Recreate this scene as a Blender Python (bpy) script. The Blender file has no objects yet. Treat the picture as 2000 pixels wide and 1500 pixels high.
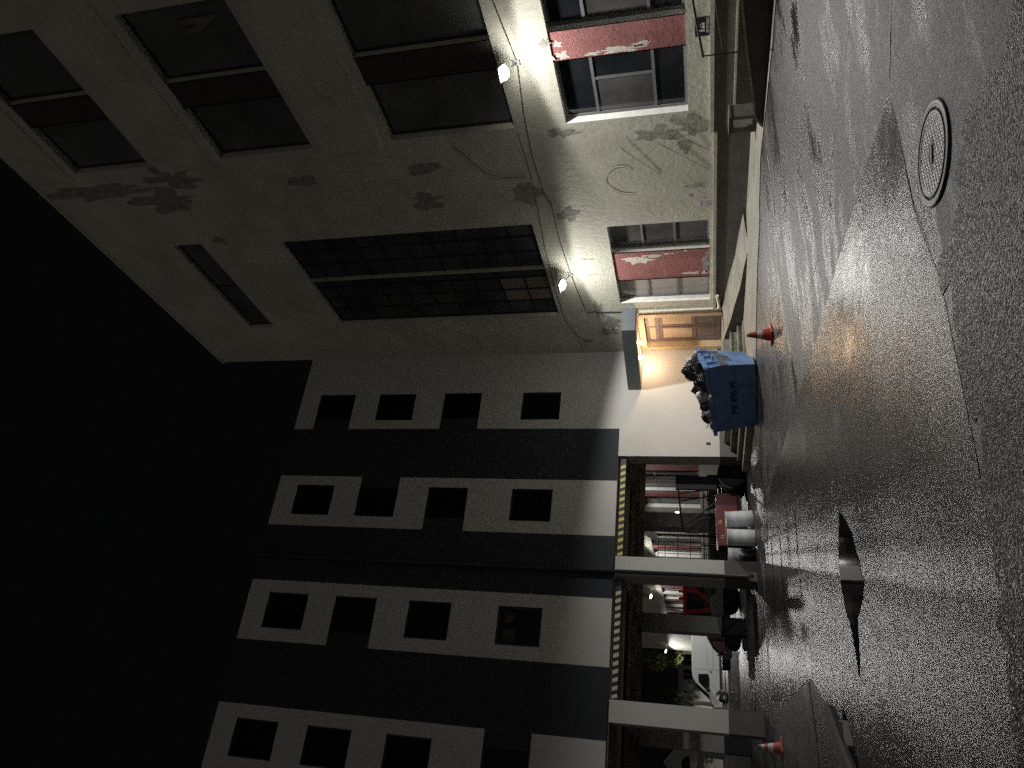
import bpy, bmesh, math, random
from mathutils import Vector, Matrix, noise as mnoise

random.seed(7)
S = bpy.context.scene
COL = S.collection
XA = 14.75      # plane of the old building's front
YB = 23.7       # plane of the modern building's front


def ground_z(x):
    return 0.25 * min(max((x - 7.0) / 6.5, 0.0), 1.0)


# ------------------------------------------------------------------ materials
def new_mat(name):
    m = bpy.data.materials.new(name)
    m.use_nodes = True
    nt = m.node_tree
    b = nt.nodes['Principled BSDF']
    return m, nt, b


def N(nt, kind, **kw):
    n = nt.nodes.new(kind)
    for k, v in kw.items():
        if k in n.inputs:
            n.inputs[k].default_value = v
        else:
            setattr(n, k, v)
    return n


def coords(nt, scale=(1, 1, 1)):
    tc = nt.nodes.new('ShaderNodeTexCoord')
    mp = nt.nodes.new('ShaderNodeMapping')
    mp.inputs['Scale'].default_value = scale
    nt.links.new(tc.outputs['Object'], mp.inputs['Vector'])
    return mp.outputs['Vector']


def ramp(nt, fac, stops):
    r = nt.nodes.new('ShaderNodeValToRGB')
    els = r.color_ramp.elements
    while len(els) < len(stops):
        els.new(0.5)
    for e, (p, c) in zip(els, stops):
        e.position = p
        e.color = (c, c, c, 1) if isinstance(c, (int, float)) else (*c, 1)
    nt.links.new(fac, r.inputs['Fac'])
    return r.outputs['Color']


def surf(name, col, rough=0.8, var=0.2, scale=3.0, bump=0.0, bscale=25.0, bdist=0.01, metal=0.0,
         col2=None, spec=0.5, stretch=(1, 1, 1), dirt=0.0, coat=0.0, rvar=0.0):
    """Principled surface whose colour wanders between two tones, with optional bump and grime."""
    m, nt, b = new_mat(name)
    L = nt.links
    v = coords(nt, stretch)
    n1 = N(nt, 'ShaderNodeTexNoise', Scale=scale, Detail=8.0, Roughness=0.62)
    L.new(v, n1.inputs['Vector'])
    c1 = tuple(c * (1 - var) for c in col)
    c2 = col2 if col2 else tuple(min(1, c * (1 + var)) for c in col)
    cr = ramp(nt, n1.outputs['Fac'], [(0.32, c1), (0.68, c2)])
    out = cr
    if dirt > 0:
        n3 = N(nt, 'ShaderNodeTexNoise', Scale=scale * 0.37, Detail=10.0, Roughness=0.75)
        L.new(v, n3.inputs['Vector'])
        dr = ramp(nt, n3.outputs['Fac'], [(0.42, 1.0), (0.66, 1.0 - dirt)])
        mx = N(nt, 'ShaderNodeMix', data_type='RGBA', blend_type='MULTIPLY')
        mx.inputs['Factor'].default_value = 1.0
        L.new(out, mx.inputs[6]); L.new(dr, mx.inputs[7])
        out = mx.outputs[2]
    L.new(out, b.inputs['Base Color'])
    b.inputs['Roughness'].default_value = rough
    if rvar > 0:
        rr = ramp(nt, n1.outputs['Fac'], [(0.3, max(0.03, rough - rvar)), (0.7, min(1, rough + rvar))])
        L.new(rr, b.inputs['Roughness'])
    b.inputs['Metallic'].default_value = metal
    b.inputs['Specular IOR Level'].default_value = spec
    if coat:
        b.inputs['Coat Weight'].default_value = coat
        b.inputs['Coat Roughness'].default_value = 0.08
    if bump > 0:
        n2 = N(nt, 'ShaderNodeTexNoise', Scale=bscale, Detail=7.0, Roughness=0.6)
        L.new(v, n2.inputs['Vector'])
        bp = N(nt, 'ShaderNodeBump', Strength=bump, Distance=bdist)
        L.new(n2.outputs['Fac'], bp.inputs['Height'])
        L.new(bp.outputs['Normal'], b.inputs['Normal'])
    return m


def emit(name, col, strength):
    m, nt, b = new_mat(name)
    b.inputs['Base Color'].default_value = (0.8, 0.8, 0.8, 1)
    b.inputs['Emission Color'].default_value = (*col, 1)
    b.inputs['Emission Strength'].default_value = strength
    return m


def asphalt(name, c1, c2, r_lo, r_hi, agg, agg_dist, wave=0.012, wscale=1.3, wet_scale=0.9, stretch=(1, 1, 1), wave_str=0.5, agg_str=0.6, dry_spec=0.5, r_mid=0.525):
    """Wet tarmac: aggregate bump, slow undulation and patches that hold more or less water."""
    m, nt, b = new_mat(name)
    L = nt.links
    v = coords(nt)
    vs = coords(nt, stretch)
    big = N(nt, 'ShaderNodeTexNoise', Scale=wet_scale, Detail=9.0, Roughness=0.68)
    L.new(vs, big.inputs['Vector'])
    fine = N(nt, 'ShaderNodeTexNoise', Scale=agg * 0.8, Detail=3.0)
    L.new(v, fine.inputs['Vector'])
    mix = N(nt, 'ShaderNodeMath', operation='MULTIPLY_ADD')
    L.new(fine.outputs['Fac'], mix.inputs[0]); mix.inputs[1].default_value = 0.55
    L.new(big.outputs['Fac'], mix.inputs[2])
    cr = ramp(nt, mix.outputs[0], [(0.55, c1), (0.95, c2)])
    # pale and dark aggregate stones
    wj = N(nt, 'ShaderNodeTexNoise', Scale=agg * 0.6, Detail=3.0); L.new(v, wj.inputs['Vector'])
    wk = nt.nodes.new('ShaderNodeVectorMath'); wk.operation = 'MULTIPLY_ADD'
    L.new(wj.outputs['Color'], wk.inputs[0]); wk.inputs[1].default_value = (0.02, 0.02, 0.02); L.new(v, wk.inputs[2])
    st = N(nt, 'ShaderNodeTexVoronoi', Scale=agg * 0.85); L.new(wk.outputs[0], st.inputs['Vector'])
    sx_ = nt.nodes.new('ShaderNodeSeparateXYZ'); L.new(st.outputs['Color'], sx_.inputs[0])
    sr = ramp(nt, sx_.outputs['X'], [(0.0, 0.35), (0.55, 0.9), (0.85, 1.5), (1.0, 3.2)])
    blo = N(nt, 'ShaderNodeTexNoise', Scale=7.0, Detail=10.0, Roughness=0.8); L.new(v, blo.inputs['Vector'])
    br_ = ramp(nt, blo.outputs['Fac'], [(0.32, 0.5), (0.66, 1.45)])
    tint = ramp(nt, sx_.outputs['Y'], [(0.0, 0.25), (0.45, 0.6), (0.8, 1.0)])
    L.new(tint, b.inputs['Specular Tint'])
    m1 = N(nt, 'ShaderNodeMix', data_type='RGBA', blend_type='MULTIPLY'); m1.inputs['Factor'].default_value = 1.0
    L.new(cr, m1.inputs[6]); L.new(sr, m1.inputs[7])
    m2 = N(nt, 'ShaderNodeMix', data_type='RGBA', blend_type='MULTIPLY'); m2.inputs['Factor'].default_value = 1.0
    L.new(m1.outputs[2], m2.inputs[6]); L.new(br_, m2.inputs[7])
    L.new(m2.outputs[2], b.inputs['Base Color'])
    rr = ramp(nt, big.outputs['Fac'], [(0.35, r_lo), (r_mid, r_hi)])
    rv = N(nt, 'ShaderNodeMath', operation='MULTIPLY_ADD'); L.new(blo.outputs['Fac'], rv.inputs[0]); rv.inputs[1].default_value = 0.24; rv.inputs[2].default_value = -0.12
    rs_ = N(nt, 'ShaderNodeMath', operation='ADD'); L.new(rr, rs_.inputs[0]); L.new(rv.outputs[0], rs_.inputs[1])
    rc_ = N(nt, 'ShaderNodeClamp'); rc_.inputs['Min'].default_value = 0.08; L.new(rs_.outputs[0], rc_.inputs['Value'])
    L.new(rc_.outputs[0], b.inputs['Roughness'])
    b.inputs['IOR'].default_value = 1.45
    grit = N(nt, 'ShaderNodeTexNoise', Scale=agg * 0.42, Detail=9.0, Roughness=0.82)
    L.new(v, grit.inputs['Vector'])
    wetk = ramp(nt, big.outputs['Fac'], [(0.36, 0.3), (0.50, 1.0)])
    mul = N(nt, 'ShaderNodeMath', operation='MULTIPLY')
    L.new(grit.outputs['Fac'], mul.inputs[0]); L.new(wetk, mul.inputs[1])
    bp1 = N(nt, 'ShaderNodeBump', Strength=agg_str, Distance=agg_dist)
    L.new(mul.outputs[0], bp1.inputs['Height'])
    sl = ramp(nt, big.outputs['Fac'], [(0.36, 1.0), (0.50, dry_spec)])
    L.new(sl, b.inputs['Specular IOR Level'])
    und = N(nt, 'ShaderNodeTexNoise', Scale=wscale, Detail=5.0, Roughness=0.5)
    L.new(vs, und.inputs['Vector'])
    bp2 = N(nt, 'ShaderNodeBump', Strength=wave_str, Distance=wave)
    L.new(und.outputs['Fac'], bp2.inputs['Height'])
    L.new(bp1.outputs['Normal'], bp2.inputs['Normal'])
    L.new(bp2.outputs['Normal'], b.inputs['Normal'])
    return m


M = {}
M['plaster'] = surf('old_plaster', (0.57, 0.555, 0.465), 0.9, 0.10, 0.7, bump=0.55, bscale=5.5, bdist=0.03, dirt=0.22, spec=0.25)
M['bare'] = surf('bare_render', (0.30, 0.285, 0.245), 0.95, 0.28, 5.0, bump=0.8, bscale=14, bdist=0.02, spec=0.2)
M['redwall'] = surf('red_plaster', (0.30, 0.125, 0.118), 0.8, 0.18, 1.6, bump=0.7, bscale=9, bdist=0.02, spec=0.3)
M['redup'] = surf('dimmed_red_plaster', (0.062, 0.052, 0.052), 0.85, 0.2, 1.6, bump=0.6, bscale=9, bdist=0.02, spec=0.3)  # upper red panels darkened in colour to look dimly lit
M['peel'] = surf('white_undercoat', (0.62, 0.56, 0.5), 0.9, 0.15, 8.0, bump=0.6, bscale=20, bdist=0.01)
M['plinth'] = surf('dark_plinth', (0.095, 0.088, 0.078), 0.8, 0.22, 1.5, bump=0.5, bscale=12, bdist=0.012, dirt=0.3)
M['ledge'] = surf('ledge_stone', (0.42, 0.40, 0.33), 0.85, 0.18, 4.0, bump=0.5, bscale=20, bdist=0.01)
M['jamb'] = surf('white_jamb', (0.66, 0.65, 0.61), 0.8, 0.1, 6.0, bump=0.4, bscale=18, bdist=0.01)
M['bwhite'] = surf('white_render', (0.50, 0.485, 0.455), 0.85, 0.035, 1.1, bump=0.12, bscale=160, bdist=0.003, spec=0.25)
M['bdark'] = surf('charcoal_render', (0.030, 0.033, 0.039), 0.8, 0.08, 1.0, bump=0.12, bscale=160, bdist=0.003, spec=0.3)
M['bbase'] = surf('grey_base_render', (0.105, 0.10, 0.095), 0.75, 0.12, 1.8, bump=0.12, bscale=120, bdist=0.004, dirt=0.15)
M['ceil'] = surf('passage_ceiling', (0.50, 0.42, 0.335), 0.9, 0.3, 1.6, bump=0.6, bscale=7, bdist=0.03, dirt=0.4, stretch=(0.5, 2, 1))
M['colgrey'] = surf('column_render', (0.40, 0.38, 0.35), 0.85, 0.1, 1.3, bump=0.2, bscale=40, bdist=0.006, dirt=0.2)
M['frame'] = surf('window_frame', (0.135, 0.14, 0.145), 0.55, 0.15, 6.0)
M['framedk'] = surf('dark_window_frame', (0.02, 0.021, 0.023), 0.4, 0.15, 6.0)
M['framew'] = surf('white_window_frame', (0.6, 0.6, 0.58), 0.6, 0.08, 6.0)
M['glass'] = surf('dark_glass', (0.012, 0.014, 0.017), 0.06, 0.5, 0.8, spec=0.5)
M['glassdim'] = surf('painted_inner_reflection', (0.05, 0.048, 0.045), 0.15, 0.4, 2.0, spec=0.12)  # pale blotches that paint an inner reflection on one window
M['glassblack'] = surf('unlit_room_glass', (0.006, 0.007, 0.009), 0.12, 0.4, 0.7, spec=0.12)
M['glassglare'] = surf('glare_greyed_upper_glass', (0.11, 0.111, 0.115), 0.3, 0.4, 0.5, spec=0.3)  # paler grey paints glare and haze over the upper panes
M['glassblind'] = surf('glass_before_blind', (0.30, 0.275, 0.25), 0.12, 0.16, 0.9, spec=0.5, stretch=(1, 1, 0.5))
M['glassgrey'] = surf('mid_grey_glass', (0.075, 0.075, 0.072), 0.1, 0.5, 0.7, spec=0.5)  # grey tone also paints veiling glare on the old building's panes
M['glassblock'] = surf('grimy_stair_glass', (0.055, 0.06, 0.065), 0.22, 0.35, 0.6, spec=0.4)
M['glasslit'] = surf('pink_glass_painted_lit', (0.22, 0.18, 0.15), 0.3, 0.12, 1.0)  # pinkish tone paints the lit look of a few stair panes
M['concrete'] = surf('wet_concrete', (0.235, 0.225, 0.185), 0.75, 0.3, 2.2, bump=0.8, bscale=16, bdist=0.02, dirt=0.35, rvar=0.15)
M['darkconc'] = surf('dark_and_shaded_concrete', (0.12, 0.115, 0.10), 0.85, 0.3, 2.5, bump=0.6, bscale=16, bdist=0.015, dirt=0.3)  # own tone of kerb and block; painted shade on the entrance ramp side
M['mossy'] = surf('mossy_riser', (0.16, 0.16, 0.115), 0.85, 0.55, 9.0, bump=0.9, bscale=20, bdist=0.02, dirt=0.5)
M['blackmetal'] = surf('black_paint', (0.018, 0.017, 0.016), 0.45, 0.2, 5.0)
M['pipe'] = surf('dark_pipe_paint', (0.035, 0.036, 0.038), 0.32, 0.15, 4.0)
M['greyfascia'] = surf('grey_fascia_sheet', (0.125, 0.14, 0.16), 0.42, 0.12, 2.0, metal=0.2)
M['soffit'] = surf('varnished_soffit', (0.50, 0.42, 0.32), 0.16, 0.15, 2.0, stretch=(1, 6, 1), spec=0.6)
M['door'] = surf('brown_door_paint', (0.15, 0.118, 0.112), 0.5, 0.12, 3.0)
M['doorglass'] = surf('door_glass', (0.46, 0.36, 0.27), 0.16, 0.12, 1.5)
M['orange'] = surf('ochre_door_trim', (0.50, 0.385, 0.25), 0.75, 0.14, 3.0, bump=0.4, bscale=25, bdist=0.008)
M['lampbody'] = surf('lamp_housing', (0.35, 0.36, 0.37), 0.4, 0.1, 8.0, metal=0.5)
M['whitepipe'] = surf('white_plastic_pipe', (0.55, 0.53, 0.47), 0.55, 0.1, 5.0)
M['cable'] = surf('grey_cable', (0.1, 0.1, 0.095), 0.6, 0.2, 5.0)
M['blue'] = surf('blue_skip_paint', (0.16, 0.28, 0.56), 0.42, 0.3, 2.4, bump=0.35, bscale=7, bdist=0.02, dirt=0.3, col2=(0.20, 0.34, 0.64))
M['skipgrey'] = surf('grey_overpaint', (0.10, 0.115, 0.135), 0.6, 0.2, 5.0)
M['skiptext'] = surf('black_stencil_paint', (0.010, 0.011, 0.013), 0.8, 0.2, 5.0)
M['rust'] = surf('rusty_inside', (0.09, 0.06, 0.045), 0.9, 0.4, 4.0)
M['bag'] = surf('black_bag_plastic', (0.012, 0.012, 0.012), 0.16, 0.3, 6.0, bump=1.0, bscale=11, bdist=0.05, spec=0.7)
M['bagclear'] = surf('crumpled_film', (0.6, 0.59, 0.57), 0.3, 0.35, 9.0, bump=1.0, bscale=16, bdist=0.04)
M['bagpurple'] = surf('purple_film', (0.20, 0.13, 0.36), 0.35, 0.4, 8.0, bump=1.0, bscale=18, bdist=0.03)
M['yellow'] = surf('yellow_plastic', (0.65, 0.42, 0.03), 0.45, 0.1, 8.0)
M['whiteboard'] = surf('white_sheet', (0.62, 0.63, 0.61), 0.55, 0.06, 4.0)
M['brownframe'] = surf('brown_wood', (0.13, 0.095, 0.06), 0.6, 0.4, 6.0, stretch=(1, 1, 8))
M['card'] = surf('cardboard', (0.38, 0.26, 0.16), 0.85, 0.15, 5.0)
M['cone'] = surf('orange_cone_plastic', (0.55, 0.055, 0.025), 0.45, 0.18, 6.0, dirt=0.2)
M['conedull'] = surf('faded_cone_plastic', (0.42, 0.10, 0.07), 0.6, 0.2, 6.0, dirt=0.35)
M['coneband'] = surf('white_reflective_band', (0.55, 0.55, 0.55), 0.4, 0.15, 8.0)
M['conetip'] = surf('grimy_cone_tip', (0.13, 0.10, 0.09), 0.6, 0.2, 8.0)
M['tyre'] = surf('tyre_rubber', (0.012, 0.012, 0.012), 0.85, 0.3, 8.0, bump=0.5, bscale=22, bdist=0.01)
M['tracred'] = surf('dark_red_paint', (0.15, 0.020, 0.017), 0.35, 0.2, 3.0, dirt=0.3, coat=0.3)
M['cabred'] = surf('bright_red_paint', (0.62, 0.02, 0.03), 0.3, 0.15, 3.0, coat=0.4)
M['tracgrey'] = surf('grey_panel_paint', (0.34, 0.33, 0.31), 0.5, 0.1, 3.0)
M['seat'] = surf('black_vinyl', (0.015, 0.014, 0.014), 0.5, 0.2, 5.0)
M['amber'] = surf('amber_lens', (0.62, 0.14, 0.012), 0.2, 0.1, 5.0)
M['drum'] = surf('pale_blue_drum', (0.66, 0.68, 0.69), 0.5, 0.06, 3.0, dirt=0.2)
M['film'] = surf('torn_pale_wrap', (0.48, 0.50, 0.52), 0.45, 0.12, 4.0, bump=0.6, bscale=9, bdist=0.02)
M['vanwhite'] = surf('white_van_paint', (0.78, 0.79, 0.77), 0.3, 0.05, 2.0, coat=0.4)
M['rim'] = surf('grey_wheel_rim', (0.34, 0.34, 0.33), 0.35, 0.15, 6.0, metal=0.6)
M['pinkred'] = surf('red_reflective_stripe', (0.45, 0.12, 0.13), 0.5, 0.15, 6.0)
M['galv'] = surf('galvanised_metal', (0.34, 0.34, 0.33), 0.4, 0.2, 5.0, metal=0.6)
M['sheetgrey'] = surf('grey_corrugated_sheet', (0.16, 0.17, 0.165), 0.5, 0.2, 2.5, metal=0.2)
M['housegrey'] = surf('house_render', (0.5, 0.47, 0.43), 0.9, 0.1, 1.0, bump=0.2, bscale=12, bdist=0.02)
M['housetrim'] = surf('house_trim', (0.6, 0.56, 0.51), 0.85, 0.1, 2.0)
M['shed'] = surf('pale_low_building_wall', (0.6, 0.57, 0.52), 0.9, 0.12, 0.8, bump=0.3, bscale=8, bdist=0.02)
M['roofdark'] = surf('dark_roof_felt', (0.022, 0.024, 0.028), 0.9, 0.3, 1.5)
M['bark'] = surf('bark', (0.06, 0.045, 0.032), 0.95, 0.4, 6.0, bump=0.9, bscale=14, bdist=0.03)
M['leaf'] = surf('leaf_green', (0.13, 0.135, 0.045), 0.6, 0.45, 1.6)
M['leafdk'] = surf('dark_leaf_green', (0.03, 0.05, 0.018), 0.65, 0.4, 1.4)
M['signblack'] = surf('black_sign_face', (0.018, 0.019, 0.022), 0.35, 0.15, 5.0)
M['signwhite'] = surf('white_sign_paint', (0.6, 0.6, 0.6), 0.5, 0.05, 5.0)
M['paper'] = surf('paper', (0.56, 0.50, 0.53), 0.9, 0.05, 10.0)
M['ink'] = surf('faded_ink', (0.22, 0.19, 0.21), 0.9, 0.3, 20.0)
M['haz_y'] = surf('hazard_yellow', (0.58, 0.50, 0.18), 0.55, 0.12, 6.0)
M['haz_w'] = surf('hazard_cream', (0.56, 0.54, 0.40), 0.55, 0.12, 6.0)
M['haz_b'] = surf('hazard_black', (0.016, 0.015, 0.013), 0.55, 0.2, 6.0)
M['paint'] = surf('worn_white_line_paint', (0.5, 0.5, 0.48), 0.6, 0.2, 9.0)
M['iron'] = None

# manhole iron: diagonal tread pattern in the bump
m, nt, b = new_mat('cast_iron_wet')
v = coords(nt)
w1 = N(nt, 'ShaderNodeTexWave', wave_type='BANDS', bands_direction='X', Scale=10.0, Distortion=0.4)
w2 = N(nt, 'ShaderNodeTexWave', wave_type='BANDS', bands_direction='Y', Scale=7.0, Distortion=0.4)
nz = N(nt, 'ShaderNodeTexNoise', Scale=60.0, Detail=4.0)
for q in (w1, w2, nz):
    nt.links.new(v, q.inputs['Vector'])
ml = N(nt, 'ShaderNodeMath', operation='MULTIPLY')
nt.links.new(w1.outputs['Fac'], ml.inputs[0]); nt.links.new(w2.outputs['Fac'], ml.inputs[1])
ma = N(nt, 'ShaderNodeMath', operation='MULTIPLY_ADD'); ma.inputs[1].default_value = 0.35
nt.links.new(nz.outputs['Fac'], ma.inputs[0]); nt.links.new(ml.outputs[0], ma.inputs[2])
bp = N(nt, 'ShaderNodeBump', Strength=1.0, Distance=0.012)
nt.links.new(ma.outputs[0], bp.inputs['Height']); nt.links.new(bp.outputs['Normal'], b.inputs['Normal'])
b.inputs['Base Color'].default_value = (0.2, 0.196, 0.188, 1)
b.inputs['Metallic'].default_value = 0.35
b.inputs['Roughness'].default_value = 0.36
M['iron'] = m

M['ironframe'] = surf('worn_iron', (0.085, 0.082, 0.076), 0.5, 0.3, 9.0, bump=0.5, bscale=45, bdist=0.004, metal=0.3)
M['road'] = asphalt('old_wet_asphalt', (0.020, 0.019, 0.0182), (0.064, 0.060, 0.057), 0.12, 0.52, 54, 0.015, wave=0.03, wscale=1.6, wet_scale=0.75, stretch=(0.55, 1.5, 1), agg_str=0.8)
M['patch'] = asphalt('new_wet_asphalt', (0.022, 0.0208, 0.020), (0.044, 0.0415, 0.0395), 0.19, 0.29, 60, 0.011, wave=0.012, wscale=0.9, wet_scale=0.5, agg_str=0.5, dry_spec=0.65, r_mid=0.60)
m, nt, b = new_mat('coarse_dark_asphalt')
L = nt.links
v = coords(nt)
wp_ = N(nt, 'ShaderNodeTexNoise', Scale=30.0, Detail=3.0)
L.new(v, wp_.inputs['Vector'])
wm_ = nt.nodes.new('ShaderNodeVectorMath'); wm_.operation = 'MULTIPLY_ADD'
L.new(wp_.outputs['Color'], wm_.inputs[0]); wm_.inputs[1].default_value = (0.02, 0.02, 0.02); L.new(v, wm_.inputs[2])
vc = N(nt, 'ShaderNodeTexVoronoi', Scale=75.0); L.new(wm_.outputs[0], vc.inputs['Vector'])
bw = nt.nodes.new('ShaderNodeSeparateXYZ'); L.new(vc.outputs['Color'], bw.inputs[0])
cr = ramp(nt, bw.outputs['X'], [(0.0, (0.014, 0.0125, 0.0105)), (0.62, (0.042, 0.039, 0.033)), (0.92, (0.075, 0.07, 0.06)), (1.0, (0.14, 0.135, 0.12))])
pit = ramp(nt, vc.outputs['Distance'], [(0.25, 1.0), (0.62, 0.12)])
mx_ = N(nt, 'ShaderNodeMix', data_type='RGBA', blend_type='MULTIPLY'); mx_.inputs['Factor'].default_value = 1.0
L.new(cr, mx_.inputs[6]); L.new(pit, mx_.inputs[7]); L.new(mx_.outputs[2], b.inputs['Base Color'])
rr = ramp(nt, bw.outputs['Y'], [(0.0, 0.28), (1.0, 0.75)]); L.new(rr, b.inputs['Roughness'])
hgt = N(nt, 'ShaderNodeMath', operation='MULTIPLY_ADD'); L.new(vc.outputs['Distance'], hgt.inputs[0]); hgt.inputs[1].default_value = -1.0; L.new(bw.outputs['Z'], hgt.inputs[2])
nz_ = N(nt, 'ShaderNodeTexNoise', Scale=9.0, Detail=8.0, Roughness=0.7); L.new(v, nz_.inputs['Vector'])
h2 = N(nt, 'ShaderNodeMath', operation='MULTIPLY_ADD'); L.new(nz_.outputs['Fac'], h2.inputs[0]); h2.inputs[1].default_value = 2.0; L.new(hgt.outputs[0], h2.inputs[2])
bp = N(nt, 'ShaderNodeBump', Strength=1.0, Distance=0.010); L.new(h2.outputs[0], bp.inputs['Height']); L.new(bp.outputs['Normal'], b.inputs['Normal'])
M['coarse'] = m
M['yard'] = asphalt('brown_paving', (0.05, 0.043, 0.036), (0.11, 0.098, 0.083), 0.38, 0.6, 60, 0.006, wave=0.02, wscale=1.6, wet_scale=0.8)
M['pavement'] = surf('cracked_pavement', (0.255, 0.24, 0.195), 0.7, 0.3, 1.8, bump=0.8, bscale=13, bdist=0.025, dirt=0.3, rvar=0.18, stretch=(2.2, 0.7, 1))
M['crack'] = surf('crack_tar', (0.014, 0.0135, 0.013), 0.6, 0.2, 9.0)
m, nt, b = new_mat('still_water')
b.inputs['Base Color'].default_value = (0.012, 0.011, 0.010, 1)
b.inputs['Roughness'].default_value = 0.03
b.inputs['IOR'].default_value = 1.5
v = coords(nt)
nz = N(nt, 'ShaderNodeTexNoise', Scale=5.0, Detail=2.0)
nt.links.new(v, nz.inputs['Vector'])
bp = N(nt, 'ShaderNodeBump', Strength=0.12, Distance=0.004)
nt.links.new(nz.outputs['Fac'], bp.inputs['Height']); nt.links.new(bp.outputs['Normal'], b.inputs['Normal'])
M['water'] = m
M['led'] = emit('cold_white_led', (1.0, 0.98, 0.92), 150.0)
M['ledfar'] = emit('cold_white_led_far', (1.0, 0.95, 0.84), 14.0)
M['warm'] = emit('warm_globe', (1.0, 0.80, 0.58), 12.0)
M['bulb'] = emit('bare_bulb_glow', (1.0, 0.98, 0.9), 14.0)



# ------------------------------------------------------------------ mesh builder
class MB:
    def __init__(self):
        self.v, self.f, self.mi, self.sm, self.mats = [], [], [], [], []

    def m(self, key):
        if key not in self.mats:
            self.mats.append(key)
        return self.mats.index(key)

    def face(self, pts, mat, smooth=False):
        i = len(self.v)
        self.v += [tuple(p) for p in pts]
        self.f.append(list(range(i, i + len(pts))))
        self.mi.append(self.m(mat)); self.sm.append(smooth)

    def mesh(self, verts, faces, mat, smooth=False, T=None):
        i = len(self.v)
        if T is not None:
            verts = [tuple(T @ Vector(p)) for p in verts]
        self.v += [tuple(p) for p in verts]
        k = self.m(mat)
        for f in faces:
            self.f.append([i + q for q in f]); self.mi.append(k); self.sm.append(smooth)

    def box(self, x0, x1, y0, y1, z0, z1, mat, T=None, bevel=0.0):
        x0, x1 = min(x0, x1), max(x0, x1); y0, y1 = min(y0, y1), max(y0, y1); z0, z1 = min(z0, z1), max(z0, z1)
        if bevel > 0:
            bm = bmesh.new()
            bmesh.ops.create_cube(bm, size=1)
            for q in bm.verts:
                q.co = Vector(((x0 + x1) / 2 + q.co.x * (x1 - x0), (y0 + y1) / 2 + q.co.y * (y1 - y0), (z0 + z1) / 2 + q.co.z * (z1 - z0)))
            bmesh.ops.bevel(bm, geom=list(bm.edges), offset=bevel, segments=2, affect='EDGES', profile=0.7)
            self.bm(bm, mat, T)
            return
        V = [(x, y, z) for x in (x0, x1) for y in (y0, y1) for z in (z0, z1)]
        F = [(0, 1, 3, 2), (4, 6, 7, 5), (0, 4, 5, 1), (2, 3, 7, 6), (0, 2, 6, 4), (1, 5, 7, 3)]
        self.mesh(V, F, mat, False, T)

    def bm(self, bm, mat, T=None, smooth=False):
        bm.verts.ensure_lookup_table()
        bm.verts.index_update()
        self.mesh([q.co[:] for q in bm.verts], [[q.index for q in f.verts] for f in bm.faces], mat, smooth, T)
        bm.free()

    def hexa(self, P, mat):
        """8 corners: bottom ring 0-3, top ring 4-7."""
        self.mesh(P, [(0, 3, 2, 1), (4, 5, 6, 7), (0, 1, 5, 4), (1, 2, 6, 5), (2, 3, 7, 6), (3, 0, 4, 7)], mat)

    def tube(self, path, r, mat, seg=8, cap=True, T=None, smooth=True):
        path = [Vector(p) for p in path]
        rs = r if isinstance(r, (list, tuple)) else [r] * len(path)
        V, F = [], []
        for i, p in enumerate(path):
            d = (path[min(i + 1, len(path) - 1)] - path[max(i - 1, 0)]).normalized()
            a = Vector((0, 0, 1)) if abs(d.z) < 0.9 else Vector((1, 0, 0))
            s = d.cross(a).normalized(); t = d.cross(s)
            for k in range(seg):
                an = 2 * math.pi * k / seg
                V.append(p + (s * math.cos(an) + t * math.sin(an)) * rs[i])
        for i in range(len(path) - 1):
            for k in range(seg):
                F.append((i * seg + k, i * seg + (k + 1) % seg, (i + 1) * seg + (k + 1) % seg, (i + 1) * seg + k))
        self.mesh(V, F, mat, smooth, T)
        if cap:
            n = len(path) - 1
            self.mesh(V[:seg], [list(range(seg))], mat, False, T)
            self.mesh(V[n * seg:], [list(range(seg))], mat, False, T)

    def lathe(self, prof, mat, seg=28, T=None, smooth=True):
        """prof: list of (r, z) round the local Z axis."""
        V, F = [], []
        for r, z in prof:
            for k in range(seg):
                a = 2 * math.pi * k / seg
                V.append((r * math.cos(a), r * math.sin(a), z))
        for i in range(len(prof) - 1):
            for k in range(seg):
                F.append((i * seg + k, i * seg + (k + 1) % seg, (i + 1) * seg + (k + 1) % seg, (i + 1) * seg + k))
        self.mesh(V, F, mat, smooth, T)

    def prism(self, poly, fn, d0, d1, mat, side=None):
        """poly in 2-D, fn(u, v, d) -> xyz; extruded from d0 to d1."""
        A = [fn(u, v, d0) for u, v in poly]; B = [fn(u, v, d1) for u, v in poly]
        n = len(poly)
        self.face(A, mat); self.face(B[::-1], mat)
        for i in range(n):
            j = (i + 1) % n
            self.face([A[i], A[j], B[j], B[i]], side or mat)

    def build(self, name, parent=None, local=False):
        me = bpy.data.meshes.new(name)
        off = Vector((0, 0, 0))
        if parent is not None and not local:
            o = parent
            while o is not None:
                off += o.location; o = o.parent
        me.from_pydata([tuple(Vector(p) - off) for p in self.v], [], self.f)
        for k in self.mats:
            me.materials.append(M[k])
        me.polygons.foreach_set('material_index', self.mi)
        me.polygons.foreach_set('use_smooth', self.sm)
        me.update()
        o = bpy.data.objects.new(name, me)
        COL.objects.link(o)
        if parent is not None:
            o.parent = parent
        return o


def tag(o, label=None, cat=None, group=None, kind=None):
    if label: o['label'] = label
    if cat: o['category'] = cat
    if group: o['group'] = group
    if kind: o['kind'] = kind
    return o


def thing(name, label, cat, loc=(0, 0, 0), rz=0.0, group=None):
    o = bpy.data.objects.new(name, None)
    COL.objects.link(o)
    o.empty_display_size = 0.3
    o.location = loc; o.rotation_euler = (0, 0, rz)
    return tag(o, label, cat, group)


def copy_tree(o, parent=None):
    c = o.copy(); COL.objects.link(c)
    c.parent = parent
    for ch in o.children:
        copy_tree(ch, c)
    return c


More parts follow.
